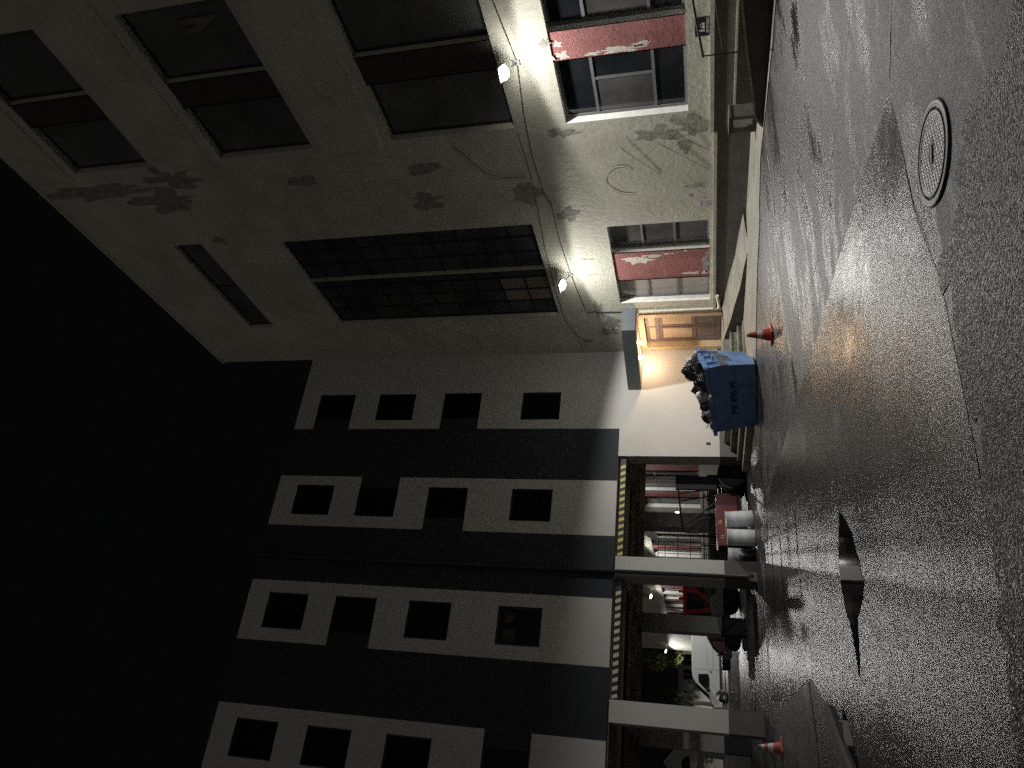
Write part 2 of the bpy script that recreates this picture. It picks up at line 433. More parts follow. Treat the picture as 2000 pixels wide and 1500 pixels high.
def text_geo(s, size, extrude=0.002):
    cu = bpy.data.curves.new('lettering', 'FONT')
    cu.body = s; cu.size = size; cu.extrude = extrude
    cu.align_x = 'CENTER'; cu.align_y = 'CENTER'
    o = bpy.data.objects.new('lettering', cu)
    COL.objects.link(o)
    dg = bpy.context.evaluated_depsgraph_get()
    me = bpy.data.meshes.new_from_object(o.evaluated_get(dg))
    V = [v.co[:] for v in me.vertices]; F = [list(p.vertices) for p in me.polygons]
    bpy.data.objects.remove(o); bpy.data.curves.remove(cu); bpy.data.meshes.remove(me)
    return V, F


def axes(o, x, y, z):
    """matrix whose local axes are x, y, z at origin o"""
    return Matrix(((x[0], y[0], z[0], o[0]), (x[1], y[1], z[1], o[1]), (x[2], y[2], z[2], o[2]), (0, 0, 0, 1)))


def blob(cu, cv, ru, rv, n=26, rough=0.35, seed=0.0, rot=0.0):
    """ragged closed outline"""
    out = []
    for k in range(n):
        a = 2 * math.pi * k / n
        q = 1 + rough * 2.0 * mnoise.noise(Vector((math.cos(a) * 1.7 + seed * 7.3, math.sin(a) * 1.7, seed))) \
            + rough * 0.9 * mnoise.noise(Vector((math.cos(a) * 5 + seed, math.sin(a) * 5, seed * 3)))
        u, v_ = ru * q * math.cos(a), rv * q * math.sin(a)
        out.append((cu + u * math.cos(rot) - v_ * math.sin(rot), cv + u * math.sin(rot) + v_ * math.cos(rot)))
    return out


# ------------------------------------------------------------------ walls made of cells
def wall_cells(mb, fn, us, vs, rects, matfn):
    """front of a wall as a grid of cells; rects are (u0,u1,v0,v1,kind,depth,revealmat,mat)"""
    us = sorted(set([round(q, 4) for q in us] + [round(q, 4) for r in rects for q in r[:2]]))
    vs = sorted(set([round(q, 4) for q in vs] + [round(q, 4) for r in rects for q in r[2:4]]))
    for i in range(len(us) - 1):
        for j in range(len(vs) - 1):
            u, w = (us[i] + us[i + 1]) / 2, (vs[j] + vs[j + 1]) / 2
            if any(r[0] < u < r[1] and r[2] < w < r[3] for r in rects):
                continue
            mk = matfn(u, w)
            if mk:
                mb.face([fn(us[i], vs[j], 0), fn(us[i + 1], vs[j], 0), fn(us[i + 1], vs[j + 1], 0), fn(us[i], vs[j + 1], 0)], mk)
    for (u0, u1, v0, v1, kind, d, rm, mk) in rects:
        q = [(u0, v0), (u1, v0), (u1, v1), (u0, v1)]
        for i in range(4):
            a, c = q[i], q[(i + 1) % 4]
            mb.face([fn(*a, 0), fn(*c, 0), fn(*c, d), fn(*a, d)], rm)
        if kind == 'panel':
            mb.face([fn(u, w, d) for u, w in q], mk)


def window(parent, fn, u0, u1, v0, v1, d, bars_u, bars_v, fw=0.05, bw=0.045, fmat='frame', gmat='glass', extra=None, panes=None):
    """a window part: frame bars at depth d and, as sub-parts, its glass"""
    mb = MB()

    def bar(a0, a1, b0, b1, t=0.05, dd=0.0):
        P = [fn(a0, b0, d - 0.01 + dd), fn(a1, b0, d - 0.01 + dd), fn(a1, b0, d + t), fn(a0, b0, d + t),
             fn(a0, b1, d - 0.01 + dd), fn(a1, b1, d - 0.01 + dd), fn(a1, b1, d + t), fn(a0, b1, d + t)]
        mb.hexa(P, fmat)
    bar(u0, u1, v0, v0 + fw); bar(u0, u1, v1 - fw, v1)
    bar(u0, u0 + fw, v0 + fw, v1 - fw); bar(u1 - fw, u1, v0 + fw, v1 - fw)
    for u, a, c in bars_u:
        bar(u - bw / 2, u + bw / 2, a, c, dd=0.004)
    for w, a, c in bars_v:
        bar(a, c, w - bw / 2, w + bw / 2, dd=0.002)
    f = mb.build('window', parent)
    plist = panes or [(u0 + fw, u1 - fw, v0 + fw, v1 - fw, gmat)]
    for (a0, a1, b0, b1, g) in plist:
        pm = MB()
        q_ = 0.003 if g == 'glassdim' else 0.0
        P = [fn(a0, b0, d + 0.022 - q_), fn(a1, b0, d + 0.022 - q_), fn(a1, b0, d + 0.032), fn(a0, b0, d + 0.032),
             fn(a0, b1, d + 0.022 - q_), fn(a1, b1, d + 0.022 - q_), fn(a1, b1, d + 0.032), fn(a0, b1, d + 0.032)]
        pm.hexa(P, g)
        p = pm.build('pane', parent)
        p.parent = f
    return f


def fA(u, v, d):      # old building: u = Y, v = Z, d = depth behind the front
    return (XA + d, u, v)


def fB(u, v, d):      # modern building: u = X, v = Z
    return (u, YB + d, v)


# ================================================================== GROUND
def strip(name, poly, mat, lift, kind='structure', label=None, thick=0.0):
    """sheet laid on the ground following its slope; polygon is subdivided across the slope"""
    bm = bmesh.new()
    vs = [bm.verts.new((x, y, 0)) for x, y in poly]
    bm.faces.new(vs)
    for xc in (7.0, 13.5):
        bmesh.ops.bisect_plane(bm, geom=bm.verts[:] + bm.edges[:] + bm.faces[:], plane_co=(xc, 0, 0), plane_no=(1, 0, 0))
    bmesh.ops.triangulate(bm, faces=bm.faces[:])
    for q in bm.verts:
        q.co.z = ground_z(q.co.x) + lift
    if thick > 0:
        r = bmesh.ops.extrude_face_region(bm, geom=bm.faces[:])
        for e in r['geom']:
            if isinstance(e, bmesh.types.BMVert):
                e.co.z -= thick
        bmesh.ops.recalc_face_normals(bm, faces=bm.faces[:])
    mb = MB(); mb.bm(bm, mat)
    o = mb.build(name)
    tag(o, label, None, None, kind)
    return o


def wob(poly, amp, step=0.25, seed=1.0):
    out = []
    n = len(poly)
    for i in range(n):
        a, c = Vector(poly[i]), Vector(poly[(i + 1) % n])
        k = max(1, int((c - a).length / step))
        for j in range(k):
            p = a.lerp(c, j / k)
            dx = mnoise.noise(Vector((p.x * 1.9, p.y * 1.9, seed))) + 0.5 * mnoise.noise(Vector((p.x * 6, p.y * 6, seed + 4)))
            dy = mnoise.noise(Vector((p.x * 1.9, p.y * 1.9, seed + 9))) + 0.5 * mnoise.noise(Vector((p.x * 6, p.y * 6, seed + 13)))
            out.append((p.x + dx * amp, p.y + dy * amp))
    return out


mb = MB()
for xa, xb in ((-400, -60), (-60, 0), (0, 7), (7, 13.5), (13.5, 60), (60, 400)):
    for ya, yb in ((-400, -20), (-20, 40), (40, 120), (120, 500)):
        mb.face([(xa, ya, ground_z(xa)), (xb, ya, ground_z(xb)), (xb, yb, ground_z(xb)), (xa, yb, ground_z(xa))], 'road')
tag(mb.build('ground'), kind='structure')

# smooth newer asphalt with the sharp joint that runs away from the manhole
strip('asphalt_patch', [(5.28, 4.64), (5.43, 5.61), (5.61, 7.12), (5.82, 9.4), (6.12, 11.6), (6.47, 14.05), (6.8, 16.2), (7.0, 18.4), (6.2, 20.5), (2.6, 20.5),
                        (2.1, 16.4), (2.05, 14.0), (1.97, 12.6), (1.2, 10.6), (0.2, 8.6), (-3.0, 8.0), (-3.0, 4.5), (0.3, 4.5), (1.95, 4.36),
                        (3.2, 4.35), (3.85, 4.55), (4.38, 4.57), (5.0, 4.58)], 'patch', 0.0025)
strip('coarse_asphalt', wob([(-4, 4.85), (-4, -6), (9, -6), (5.6, 0.2), (4.2, 1.9), (3.61, 2.67), (3.56, 3.42), (3.36, 3.85), (3.2, 4.33),
                             (2.24, 4.3), (1.95, 4.38), (1.37, 4.46), (0.85, 4.53), (0.2, 4.6), (-1, 4.75)], 0.26, 0.06, 3.0), 'coarse', 0.004)
# cracks beside the manhole
def crack(pts, w, seed, name='road_crack'):
    L_, R_ = [], []
    P = []
    for i in range(len(pts) - 1):
        a, c = Vector(pts[i]), Vector(pts[i + 1])
        k = max(2, int((c - a).length / 0.06))
        for j in range(k):
            P.append(a.lerp(c, j / k))
    P.append(Vector(pts[-1]))
    for i, p in enumerate(P):
        d = (P[min(i + 1, len(P) - 1)] - P[max(i - 1, 0)]).normalized()
        n = Vector((-d.y, d.x))
        o = n * 0.03 * mnoise.noise(Vector((i * 0.31, seed, 0)))
        t = w * max(0.0, mnoise.noise(Vector((i * 0.09, seed, 9))) * 1.6 + 0.75) * (0.45 + 0.9 * abs(mnoise.noise(Vector((i * 0.23, seed, 5))))) * min(1, 0.25 + min(i, len(P) - 1 - i) * 0.3)
        L_.append(p + o + n * t); R_.append(p + o - n * t)
    mb = MB()
    for i in range(len(P) - 1):
        q = [L_[i], L_[i + 1], R_[i + 1], R_[i]]
        mb.face([(a.x, a.y, ground_z(a.x) + 0.0058) for a in q], 'crack')
    tag(mb.build(name), kind='structure')


crack([(5.2, 4.6), (4.8, 4.55), (4.38, 4.58), (4.0, 4.57), (3.6, 4.45), (3.27, 4.42)], 0.010, 1.0)
crack([(5.3, 4.6), (5.9, 4.1), (6.4, 3.2), (6.9, 2.6)], 0.010, 3.0)
crack([(7.4, 4.4), (7.0, 6.0), (6.6, 8.4), (6.9, 10.5)], 0.009, 4.0)
crack([(9.7, 12.2), (8.6, 13.6), (7.9, 15.6), (7.5, 17.4)], 0.012, 5.0)
crack([(4.9, 5.9), (4.5, 6.6), (4.2, 7.3), (3.75, 8.0)], 0.008, 6.0)
# standing water
strip('puddle', wob([(3.21, 8.8), (2.78, 8.21), (2.57, 8.09), (2.38, 7.97), (2.15, 7.89), (2.05, 8.05), (1.94, 8.4), (1.82, 8.50), (1.58, 8.56), (1.4, 8.66), (1.6, 8.72), (1.87, 8.82), (2.17, 9.06), (2.42, 9.15), (2.67, 9.18), (2.93, 9.04)], 0.045, 0.04, 5.0), 'water', 0.005)
strip('puddle', wob([(1.25, 9.9), (1.0, 9.55), (0.7, 9.3), (0.2, 9.2), (0.1, 9.45), (0.5, 9.75), (0.95, 10.05)], 0.03, 0.08, 6.0), 'water', 0.005)
for i, (x, y, lx, ly) in enumerate([(6.4, 20.3, 1.7, 0.09), (5.4, 18.0, 1.4, 0.08), (4.9, 15.9, 1.2, 0.07), (7.9, 21.9, 1.0, 0.12), (5.2, 26.0, 1.3, 0.25),
                                    (4.2, 36.5, 1.2, 0.35), (7.8, 41.0, 1.4, 0.5), (5.0, 46.0, 1.7, 0.6), (9.0, 50.0, 1.5, 0.6), (6.5, 54.0, 2.2, 0.5),
                                    (3.3, 29.5, 1.1, 0.3), (4.0, 13.0, 0.8, 0.05)]):
    strip('puddle', blob(x, y, lx, ly, 40, 0.3, i * 1.3 + 0.4), 'water', 0.005)
# side paving on the left, kerbed pavement along the old building, painted line
strip('side_paving', wob([(1.97, 12.9), (2.1, 16.0), (2.02, 18.3), (1.75, 20.4), (-14, 20.4), (-14, 12.6), (0.9, 12.5), (1.3, 12.55)], 0.04, 0.4, 8.0), 'yard', 0.006)
kerb_line = [(12.0, -2.0), (12.05, 5.5), (12.09, 8.38), (12.11, 9.6), (12.33, 11.23), (12.5, 12.29), (12.2, 13.21), (11.81, 13.73), (11.7, 14.6), (11.45, 15.61),
             (10.95, 16.7), (10.6, 17.5), (10.55, 19.5), (10.3, 21.2), (9.95, 22.6), (10.0, 23.9)]
strip('pavement', wob(kerb_line + [(16.5, 23.9), (16.5, -2.0)], 0.05, 0.2, 9.0), 'pavement', 0.018, thick=0.04)
ln = MB()
pts = [(11.57, 11.4), (11.2, 11.36), (10.9, 11.34), (10.5, 11.48), (9.9, 11.7), (9.22, 11.92), (8.7, 11.93), (8.29, 11.95), (7.8, 12.0), (7.3, 12.12)]
P = []
for i in range(len(pts) - 1):
    for j in range(6):
        a, c = Vector(pts[i]), Vector(pts[i + 1]); P.append(a.lerp(c, j / 6))
for i in range(len(P) - 1):
    if mnoise.noise(Vector((i * 0.37, 2.2, 0))) < -0.12:
        continue
    w = 0.012 + 0.012 * abs(mnoise.noise(Vector((i * 0.6, 0, 0))))
    ln.face([(P[i].x, P[i].y - w, ground_z(P[i].x) + 0.012), (P[i + 1].x, P[i + 1].y - w, ground_z(P[i + 1].x) + 0.012),
             (P[i + 1].x, P[i + 1].y + w, ground_z(P[i + 1].x) + 0.012), (P[i].x, P[i].y + w, ground_z(P[i].x) + 0.012)], 'paint')
tag(ln.build('painted_line'), kind='structure')
# concrete kerb at the left edge of the picture
kb = thing('concrete_kerb', 'low weathered concrete kerb stones edging the wet road near the pair of far left pillars', 'kerb', (0.9, 10.9, 0))
mb = MB()
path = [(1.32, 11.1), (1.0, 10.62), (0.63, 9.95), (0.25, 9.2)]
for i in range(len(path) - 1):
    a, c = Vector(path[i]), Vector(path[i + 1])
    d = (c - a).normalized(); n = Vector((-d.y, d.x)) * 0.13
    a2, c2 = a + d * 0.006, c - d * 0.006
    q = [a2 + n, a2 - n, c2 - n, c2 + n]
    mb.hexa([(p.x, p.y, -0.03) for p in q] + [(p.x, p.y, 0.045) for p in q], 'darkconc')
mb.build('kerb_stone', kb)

# manhole
mh = thing('manhole_cover', 'round cast iron manhole cover with a central lifting slot, set in the wet road', 'manhole', (3.97, 4.02, 0.0))
mb = MB()
mb.lathe([(0.296, 0.004), (0.298, 0.013), (0.325, 0.015), (0.345, 0.012), (0.352, 0.002)], 'ironframe', 56)
mb.build('frame', mh, True)
mb = MB()
mb.lathe([(0.0, 0.012), (0.252, 0.012)], 'iron', 56)
mb.lathe([(0.252, 0.012), (0.258, 0.015), (0.280, 0.015), (0.285, 0.004)], 'ironframe', 56)
mb.build('cover', mh, True)
mb = MB()
T = Matrix.Rotation(math.radians(150), 4, 'Z')
for s in (-1, 1):
    pl = [(s * 0.085 + 0.030 * math.cos(a * math.pi / 6), 0.030 * math.sin(a * math.pi / 6)) for a in range(12)]
    mb.face([tuple(T @ Vector((x, y, 0.0135))) for x, y in pl], 'crack')
    mb.face([tuple(T @ Vector((x, s * y, 0.0136))) for x, y in [(-0.07, 0.032), (0.07, 0.032), (0.07, 0.043), (-0.07, 0.043)]], 'crack')
mb.build('slot', mh, True)
mb = MB()
mb.box(-0.056, 0.056, -0.024, 0.024, 0.0125, 0.019, 'ironframe', T, bevel=0.008)
mb.build('lifting_bar', mh, True)

# ================================================================== OLD BUILDING
OB = thing('old_building', 'old four storey building with peeling pale green plaster and red panels between windows', 'building', (XA, 12.0, 0))
JM = 'jamb'
Hs = []         # (y0,y1,z0,z1,kind,depth,reveal,mat)
W = []          # windows to build afterwards


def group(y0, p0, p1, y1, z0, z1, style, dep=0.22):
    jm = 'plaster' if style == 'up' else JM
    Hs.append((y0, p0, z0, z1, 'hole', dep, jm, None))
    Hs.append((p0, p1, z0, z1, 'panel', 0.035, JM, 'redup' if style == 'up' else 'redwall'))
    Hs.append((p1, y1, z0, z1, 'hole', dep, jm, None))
    W.append((y0, p0, z0, z1, dep, style)); W.append((p1, y1, z0, z1, dep, style))


# ground floor, two groups in view
group(8.48, 10.26, 11.02, 12.82, 1.74, 4.73, 'near')
group(16.76, 18.02, 19.40, 20.62, 1.24, 4.17, 'far')
group(2.2, 4.0, 4.8, 6.6, 1.74, 4.73, 'near')
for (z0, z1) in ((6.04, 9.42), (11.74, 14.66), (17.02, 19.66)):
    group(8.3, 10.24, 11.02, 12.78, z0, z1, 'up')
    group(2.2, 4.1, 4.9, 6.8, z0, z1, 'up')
# stair window and attic strip
Hs.append((16.42, 21.16, 6.36, 14.74, 'hole', 0.16, 'plaster', None))
Hs.append((16.22, 21.2, 17.62, 18.66, 'hole', 0.2, 'plaster', None))
# entrance
Hs.append((21.5, 23.42, 0.30, 3.46, 'hole', 0.24, 'orange', None))
# rear length, beyond the passage
for c in (34.75, 38.3, 47.75, 51.3, 57.6, 61.9, 65.8):
    group(c - 2.0, c - 0.45, c + 0.45, c + 2.0, 1.76, 4.85, 'rear')
mb = MB()
ys = [-4, 14, 23.7, 30, 56, 83.2]
ZR = 12.6
wall_cells(mb, fA, ys, [0.0, 1.22, 6, 11.4, ZR, 16.8, 21.42], Hs, lambda u, w: 'plaster' if (u < 23.7 or w < ZR) else None)
mb.face([(XA, 23.7, ZR), (XA + 12, 23.7, ZR), (XA + 12, 23.7, 21.42), (XA, 23.7, 21.42)], 'plaster')
# flank, back, roof
mb.face([(XA, -4, 0), (XA + 12, -4, 0), (XA + 12, -4, 21.42), (XA, -4, 21.42)], 'plaster')
mb.face([(XA, 83.2, 0), (XA + 12, 83.2, 0), (XA + 12, 83.2, ZR), (XA, 83.2, ZR)], 'plaster')
mb.face([(XA + 12, -4, 0), (XA + 12, 23.7, 0), (XA + 12, 23.7, 21.42), (XA + 12, -4, 21.42)], 'plaster')
mb.face([(XA + 12, 23.7, 0), (XA + 12, 83.2, 0), (XA + 12, 83.2, ZR), (XA + 12, 23.7, ZR)], 'plaster')


# places where the plaster has come away, as ragged shallow shapes in the same wall
def scab(y, z, ry, rz, seed, mat='bare', rough=0.35, rot=0.0, d=-0.004, n=30):
    mb.prism(blob(y, z, ry, rz, n, rough, seed, rot), fA, d, 0.0005, mat)


scab(13.92, 12.67, 0.22, 0.42, 1.1)
scab(13.85, 8.93, 0.22, 0.42, 2.1)
scab(15.1, 9.15, 0.26, 0.42, 3.7, rough=0.5)
scab(15.1, 6.25, 0.40, 0.40, 4.2, rough=0.25)
scab(16.1, 5.15, 0.28, 0.30, 5.2, rough=0.45)
scab(13.62, 19.2, 0.30, 2.1, 6.4, rough=0.4, d=-0.005)
scab(14.15, 17.5, 0.42, 1.0, 7.9, rough=0.45, d=-0.006)
scab(13.3, 16.6, 0.35, 0.9, 7.2, rough=0.5, d=-0.003)
scab(16.1, 16.85, 0.16, 0.22, 8.8)
scab(13.42, 2.55, 0.22, 0.70, 9.3, rough=0.5)
scab(13.25, 1.65, 0.26, 0.42, 10.3, rough=0.5, d=-0.007)
scab(13.95, 1.85, 0.20, 0.18, 11.1, rough=0.35)
scab(15.33, 1.62, 0.08, 0.20, 12.7, rough=0.6)
scab(15.72, 1.75, 0.04, 0.05, 13.0)
scab(13.1, 4.9, 0.14, 0.34, 14.0, rough=0.6)
scab(10.75, 5.15, 0.24, 0.30, 15.0, 'peel', rough=0.5)
scab(10.5, 4.82, 0.10, 0.10, 15.6, 'bare', rough=0.5)
scab(21.75, 4.55, 0.35, 0.18, 16.0, rough=0.6)
scab(22.3, 4.75, 0.14, 0.32, 17.0, rough=0.6)
scab(20.95, 4.95, 0.4, 0.14, 18.0, rough=0.6)
scab(22.9, 5.6, 0.12, 0.2, 19.0)
scab(19.0, 4.9, 0.03, 0.26, 20.0, rough=0.7)
scab(18.2, 5.0, 0.03, 0.20, 21.0, rough=0.7)
scab(60.2, 6.8, 0.9, 0.7, 22.0)
# flaking red paint
for (y, z, ry, rz, sd) in ((10.93, 3.1, 0.07, 0.5, 30), (10.86, 2.7, 0.06, 0.22, 31), (10.95, 3.8, 0.04, 0.2, 32), (10.6, 4.55, 0.08, 0.1, 33), (10.9, 4.5, 0.1, 0.12, 33.7),
                           (18.42, 3.45, 0.16, 0.42, 34), (18.28, 2.95, 0.08, 0.26, 35), (18.2, 2.5, 0.03, 0.16, 36), (19.2, 1.75, 0.06, 0.22, 37),
                           (19.2, 1.38, 0.10, 0.10, 38), (18.1, 1.95, 0.05, 0.05, 39), (18.7, 1.35, 0.5, 0.09, 40)):
    mb.prism(blob(y, z, ry, rz, 26, 0.5, sd), fA, 0.0315, 0.0352, 'peel' if sd != 40 else 'bare')
mb.build('wall', OB)
# eaves board and roof
mb = MB()
mb.box(XA - 0.03, XA + 12.2, -4.2, 23.75, 21.423, 21.56, 'plaster'); mb.box(XA - 0.03, XA + 12.2, 32.9, 83.4, ZR + 0.003, ZR + 0.14, 'plaster')
mb.build('cornice', OB)
mb = MB(); mb.box(XA - 0.05, XA + 12.3, -4.3, 23.8, 21.563, 21.62, 'roofdark'); mb.box(XA - 0.05, XA + 12.3, 32.9, 83.5, ZR + 0.143, ZR + 0.2, 'roofdark'); mb.box(XA + 0.02, XA + 12.3, 23.8, 32.9, ZR + 0.003, ZR + 0.06, 'roofdark'); mb.build('roof', OB)
# raised bands under the upper windows
mb = MB()
for z0, z1 in ((9.74, 11.52), (15.0, 16.8)):
    mb.box(XA - 0.06, XA + 0.02, 1.5, 13.0, z0, z1, 'plaster')
mb.box(XA - 0.05, XA + 0.02, 1.5, 13.0, 19.95, 21.42, 'plaster')
mb.build('raised_band', OB)
# plinth with its stone edge
mb = MB()
mb.box(XA - 0.05, XA + 0.03, -4, 13.5, 0.0, 1.14, 'plinth')
mb.box(XA - 0.04, XA + 0.03, 13.503, 21.1, 0.0, 1.06, 'plinth')
mb.build('plinth', OB)
mb = MB()
mb.box(XA - 0.085, XA + 0.02, -4, 13.5, 1.143, 1.235, 'ledge')
mb.box(XA - 0.075, XA + 0.02, 13.503, 21.1, 1.063, 1.15, 'ledge')
mb.build('plinth_ledge', OB)
for k, (y0, y1, z0, z1, dep, st) in enumerate(W):
    h = z1 - z0
    if st == 'near':
        ta, tb = z0 + 0.76, z0 + 2.17
        mid = (y0 + y1) / 2 - 0.15
        window(OB, fA, y0, y1, z0, z1, dep, [(mid, tb - 1.41, tb), (mid + 0.25, z0, ta)] if False else [(mid, ta, tb)], [(ta, y0, y1), (tb, y0, y1)], 0.07, 0.07,
               'frame', panes=[(y0 + .07, y1 - .07, tb + .03, z1 - .07, 'glass'), (y0 + .07, mid - .03, ta + .03, tb - .03, 'glass'),
                               (mid + .03, y1 - .07, ta + .03, tb - .03, 'glassgrey'), (y0 + .07, y1 - .07, z0 + .07, ta - .03, 'glass')])
    elif st == 'far':
        ta, tb = z0 + h / 3 + 0.03, z0 + 2 * h / 3 + 0.01
        g = 'glassgrey' if y0 < 18 else 'glassblind'
        window(OB, fA, y0, y1, z0, z1, dep, [], [(ta, y0, y1), (tb, y0, y1)], 0.07, 0.07, 'frame',
               panes=[(y0 + .07, y1 - .07, z0 + .07, ta - .03, g), (y0 + .07, y1 - .07, ta + .03, tb - .03, g), (y0 + .07, y1 - .07, tb + .03, z1 - .07, g)])
    elif st == 'up':
        window(OB, fA, y0, y1, z0, z1, dep, [], [], 0.06, 0.05, 'framedk', 'glassglare')
    else:
        ta, tb = z0 + h * 0.3, z0 + h * 0.72
        window(OB, fA, y0, y1, z0, z1, dep, [((y0 + y1) / 2, z0, tb)], [(tb, y0, y1)], 0.08, 0.09, 'frame', 'glassgrey')
# stair window: two bays, grid of bars, some panes coloured as if lit
bu, bv = [], []
bu.append((18.56, 6.36, 14.74))
for a in (17.1, 17.8, 19.1, 19.75, 20.4):
    bu.append((a, 6.4, 14.7))
for i in range(9):
    bv.append((7.2 + i * 0.86, 16.45, 21.1))
pl = [(16.47, 18.53, 6.42, 14.68, 'glassblock'), (18.59, 19.07, 6.42, 14.68, 'glassblock'), (20.43, 21.1, 6.42, 14.68, 'glassblock'),
      (19.13, 20.37, 8.1, 14.68, 'glassblock'),
      (19.13, 19.72, 6.42, 7.17, 'glasslit'), (19.78, 20.37, 6.42, 7.17, 'glasslit'), (19.13, 19.72, 7.23, 8.03, 'glasslit'), (19.78, 20.37, 7.23, 8.03, 'glasslit')]
window(OB, fA, 16.42, 21.16, 6.36, 14.74, 0.13, bu, bv, 0.06, 0.045, 'framedk', panes=pl)
mb = MB(); mb.box(XA + 0.03, XA + 0.14, 18.53, 18.60, 6.37, 14.73, 'ledge')
mb.build('mullion', OB)
window(OB, fA, 16.22, 21.2, 17.62, 18.66, 0.16, [(18.7, 17.62, 18.66)], [], 0.05, 0.05, 'framedk', 'glassglare')
# torn curtain in a top window
mb = MB()
for i in range(7):
    y = 8.75 + i * 0.05
    mb.face([(XA + 0.15, y, 13.2 + 0.25 * math.sin(i * 1.3)), (XA + 0.17, y + 0.05, 13.2 + 0.25 * math.sin(i * 1.3 + 1.3)), (XA + 0.15, y + 0.05, 12.3 + 0.1 * i), (XA + 0.16, y, 12.25 + 0.1 * i)], 'concrete')
mb.build('torn_curtain', OB)

# door of the old building
dr = MB()
D = 0.20
dr.box(XA + D, XA + D + 0.06, 21.52, 21.62, 0.86, 3.44, 'door'); dr.box(XA + D, XA + D + 0.06, 23.30, 23.40, 0.86, 3.44, 'door')
dr.box(XA + D, XA + D + 0.06, 21.62, 23.30, 3.34, 3.44, 'door'); dr.box(XA + D, XA + D + 0.06, 21.62, 23.30, 2.98, 3.12, 'door')
door = dr.build('door', OB)
for (a, c) in ((21.63, 22.44), (22.48, 23.29)):
    lf = MB()
    lf.box(XA + D + 0.005, XA + D + 0.05, a, a + 0.09, 0.88, 2.97, 'door'); lf.box(XA + D + 0.005, XA + D + 0.05, c - 0.09, c, 0.88, 2.97, 'door')
    for z0, z1 in ((0.88, 1.0), (1.72, 1.86), (2.87, 2.97)):
        lf.box(XA + D + 0.005, XA + D + 0.05, a + 0.09, c - 0.09, z0, z1, 'door')
    lf.box(XA + D + 0.02, XA + D + 0.045, a + 0.09, c - 0.09, 1.0, 1.72, 'door')
    lf.box(XA + D + 0.012, XA + D + 0.045, a + 0.15, c - 0.15, 1.07, 1.65, 'door', bevel=0.006)
    o = lf.build('leaf', OB); o.parent = door
    g = MB(); g.box(XA + D + 0.022, XA + D + 0.036, a + 0.09, c - 0.09, 1.86, 2.87, 'doorglass')
    o = g.build('glass', OB); o.parent = door
    g = MB(); g.box(XA + D + 0.022, XA + D + 0.036, a, c, 3.12, 3.34, 'doorglass')
    o = g.build('transom_glass', OB); o.parent = door
g = MB(); g.box(XA + D + 0.01, XA + D + 0.04, 22.43, 22.49, 3.12, 3.34, 'door'); o = g.build('transom_bar', OB); o.parent = door
g = MB()
g.tube([(XA + D + 0.01, 22.52, 1.95), (XA + D - 0.05, 22.52, 1.95), (XA + D - 0.05, 22.64, 1.95)], 0.012, 'blackmetal')
o = g.build('handle', OB); o.parent = door
mb = MB()
mb.box(XA - 0.045, XA + 0.01, 21.32, 21.5, 0.86, 3.62, 'orange'); mb.box(XA - 0.045, XA + 0.01, 23.42, 23.6, 0.86, 3.62, 'orange')
mb.box(XA - 0.045, XA + 0.01, 21.503, 23.417, 3.46, 3.62, 'orange')
mb.build('door_surround', OB)
mb = MB(); mb.box(XA + 0.0, XA + 0.25, 21.503, 23.417, 0.302, 0.858, 'concrete'); mb.build('threshold', OB)

# bits fixed to the old wall
dp = thing('drainpipe', 'thin white drainpipe beside the old building entrance, its foot kicking out below the window', 'pipe', (XA, 21.0, 1.0))
mb = MB(); mb.tube([(XA - 0.06, 21.1, 3.95), (XA - 0.06, 21.1, 1.05), (XA - 0.1, 20.95, 0.95), (XA - 0.14, 20.25, 1.02)], [0.04, 0.04, 0.045, 0.05], 'whitepipe', 10)
mb.build('pipe', dp)
cb = thing('wall_cable', 'slack grey cable stapled along the old wall, dipping past both lamps', 'cable', (XA, 15, 5.6))
mb = MB()
mb.tube([(XA - 0.02, y, z) for y, z in ((9.0, 5.78), (10.9, 5.56), (12.3, 5.72), (13.69, 5.80), (15.2, 5.74), (15.7, 5.62), (17.2, 5.66), (18.5, 5.6), (18.9, 5.58), (19.6, 5.52), (20.8, 5.40), (21.05, 5.36), (21.1, 3.96))], 0.012, 'cable', 6)
mb.tube([(XA - 0.02, y, z) for y, z in ((12.9, 6.0), (14.5, 5.97), (15.9, 6.05), (17.5, 6.16), (19.5, 6.22), (21.4, 6.2), (22.6, 5.9), (23.5, 5.86))], 0.009, 'cable', 6)
mb.tube([(XA - 0.02, y, z) for y, z in ((13.17, 7.82), (13.6, 7.55), (14.17, 7.24), (14.45, 6.8), (14.5, 6.1))], 0.011, 'cable', 6)
mb.build('cable', cb)
rod_l = ['thin rusty stay rod slanting down across the bare plaster, topmost of three', 'thin rusty stay rod slanting down to the plinth, middle of three', 'short rusty stay rod close above the plinth, lowest of three']
for lab, (a, c) in zip(rod_l, (((13.77, 3.45), (14.83, 2.51)), ((13.74, 2.49), (14.79, 1.27)), ((13.66, 1.85), (14.1, 1.3)))):
    r_ = thing('stay_rod', lab, 'rod', (XA, a[0], a[1]), group='stay rods on the old wall')
    mb = MB(); mb.tube([(XA, a[0], a[1]), (XA - 0.04, a[0], a[1]), (XA - 0.01, c[0], c[1])], 0.006, 'blackmetal', 6)
    mb.build('rod', r_)
lo = thing('loose_hose', 'pale hose hanging in a wide loop on the old wall between the lamps', 'hose', (XA, 15, 3.5))
mb = MB()
mb.tube([(XA - 0.006, 14.42 + 0.62 * (1 - math.cos(t)) * 0.85, 3.55 + 0.42 * math.sin(t * 1.0) - 0.55 * (0 if t < 1.6 else (t - 1.6) * 0.3)) for t in [i * 0.2 - 0.9 for i in range(22)]], 0.005, 'plaster', 6)
mb.build('hose', lo)

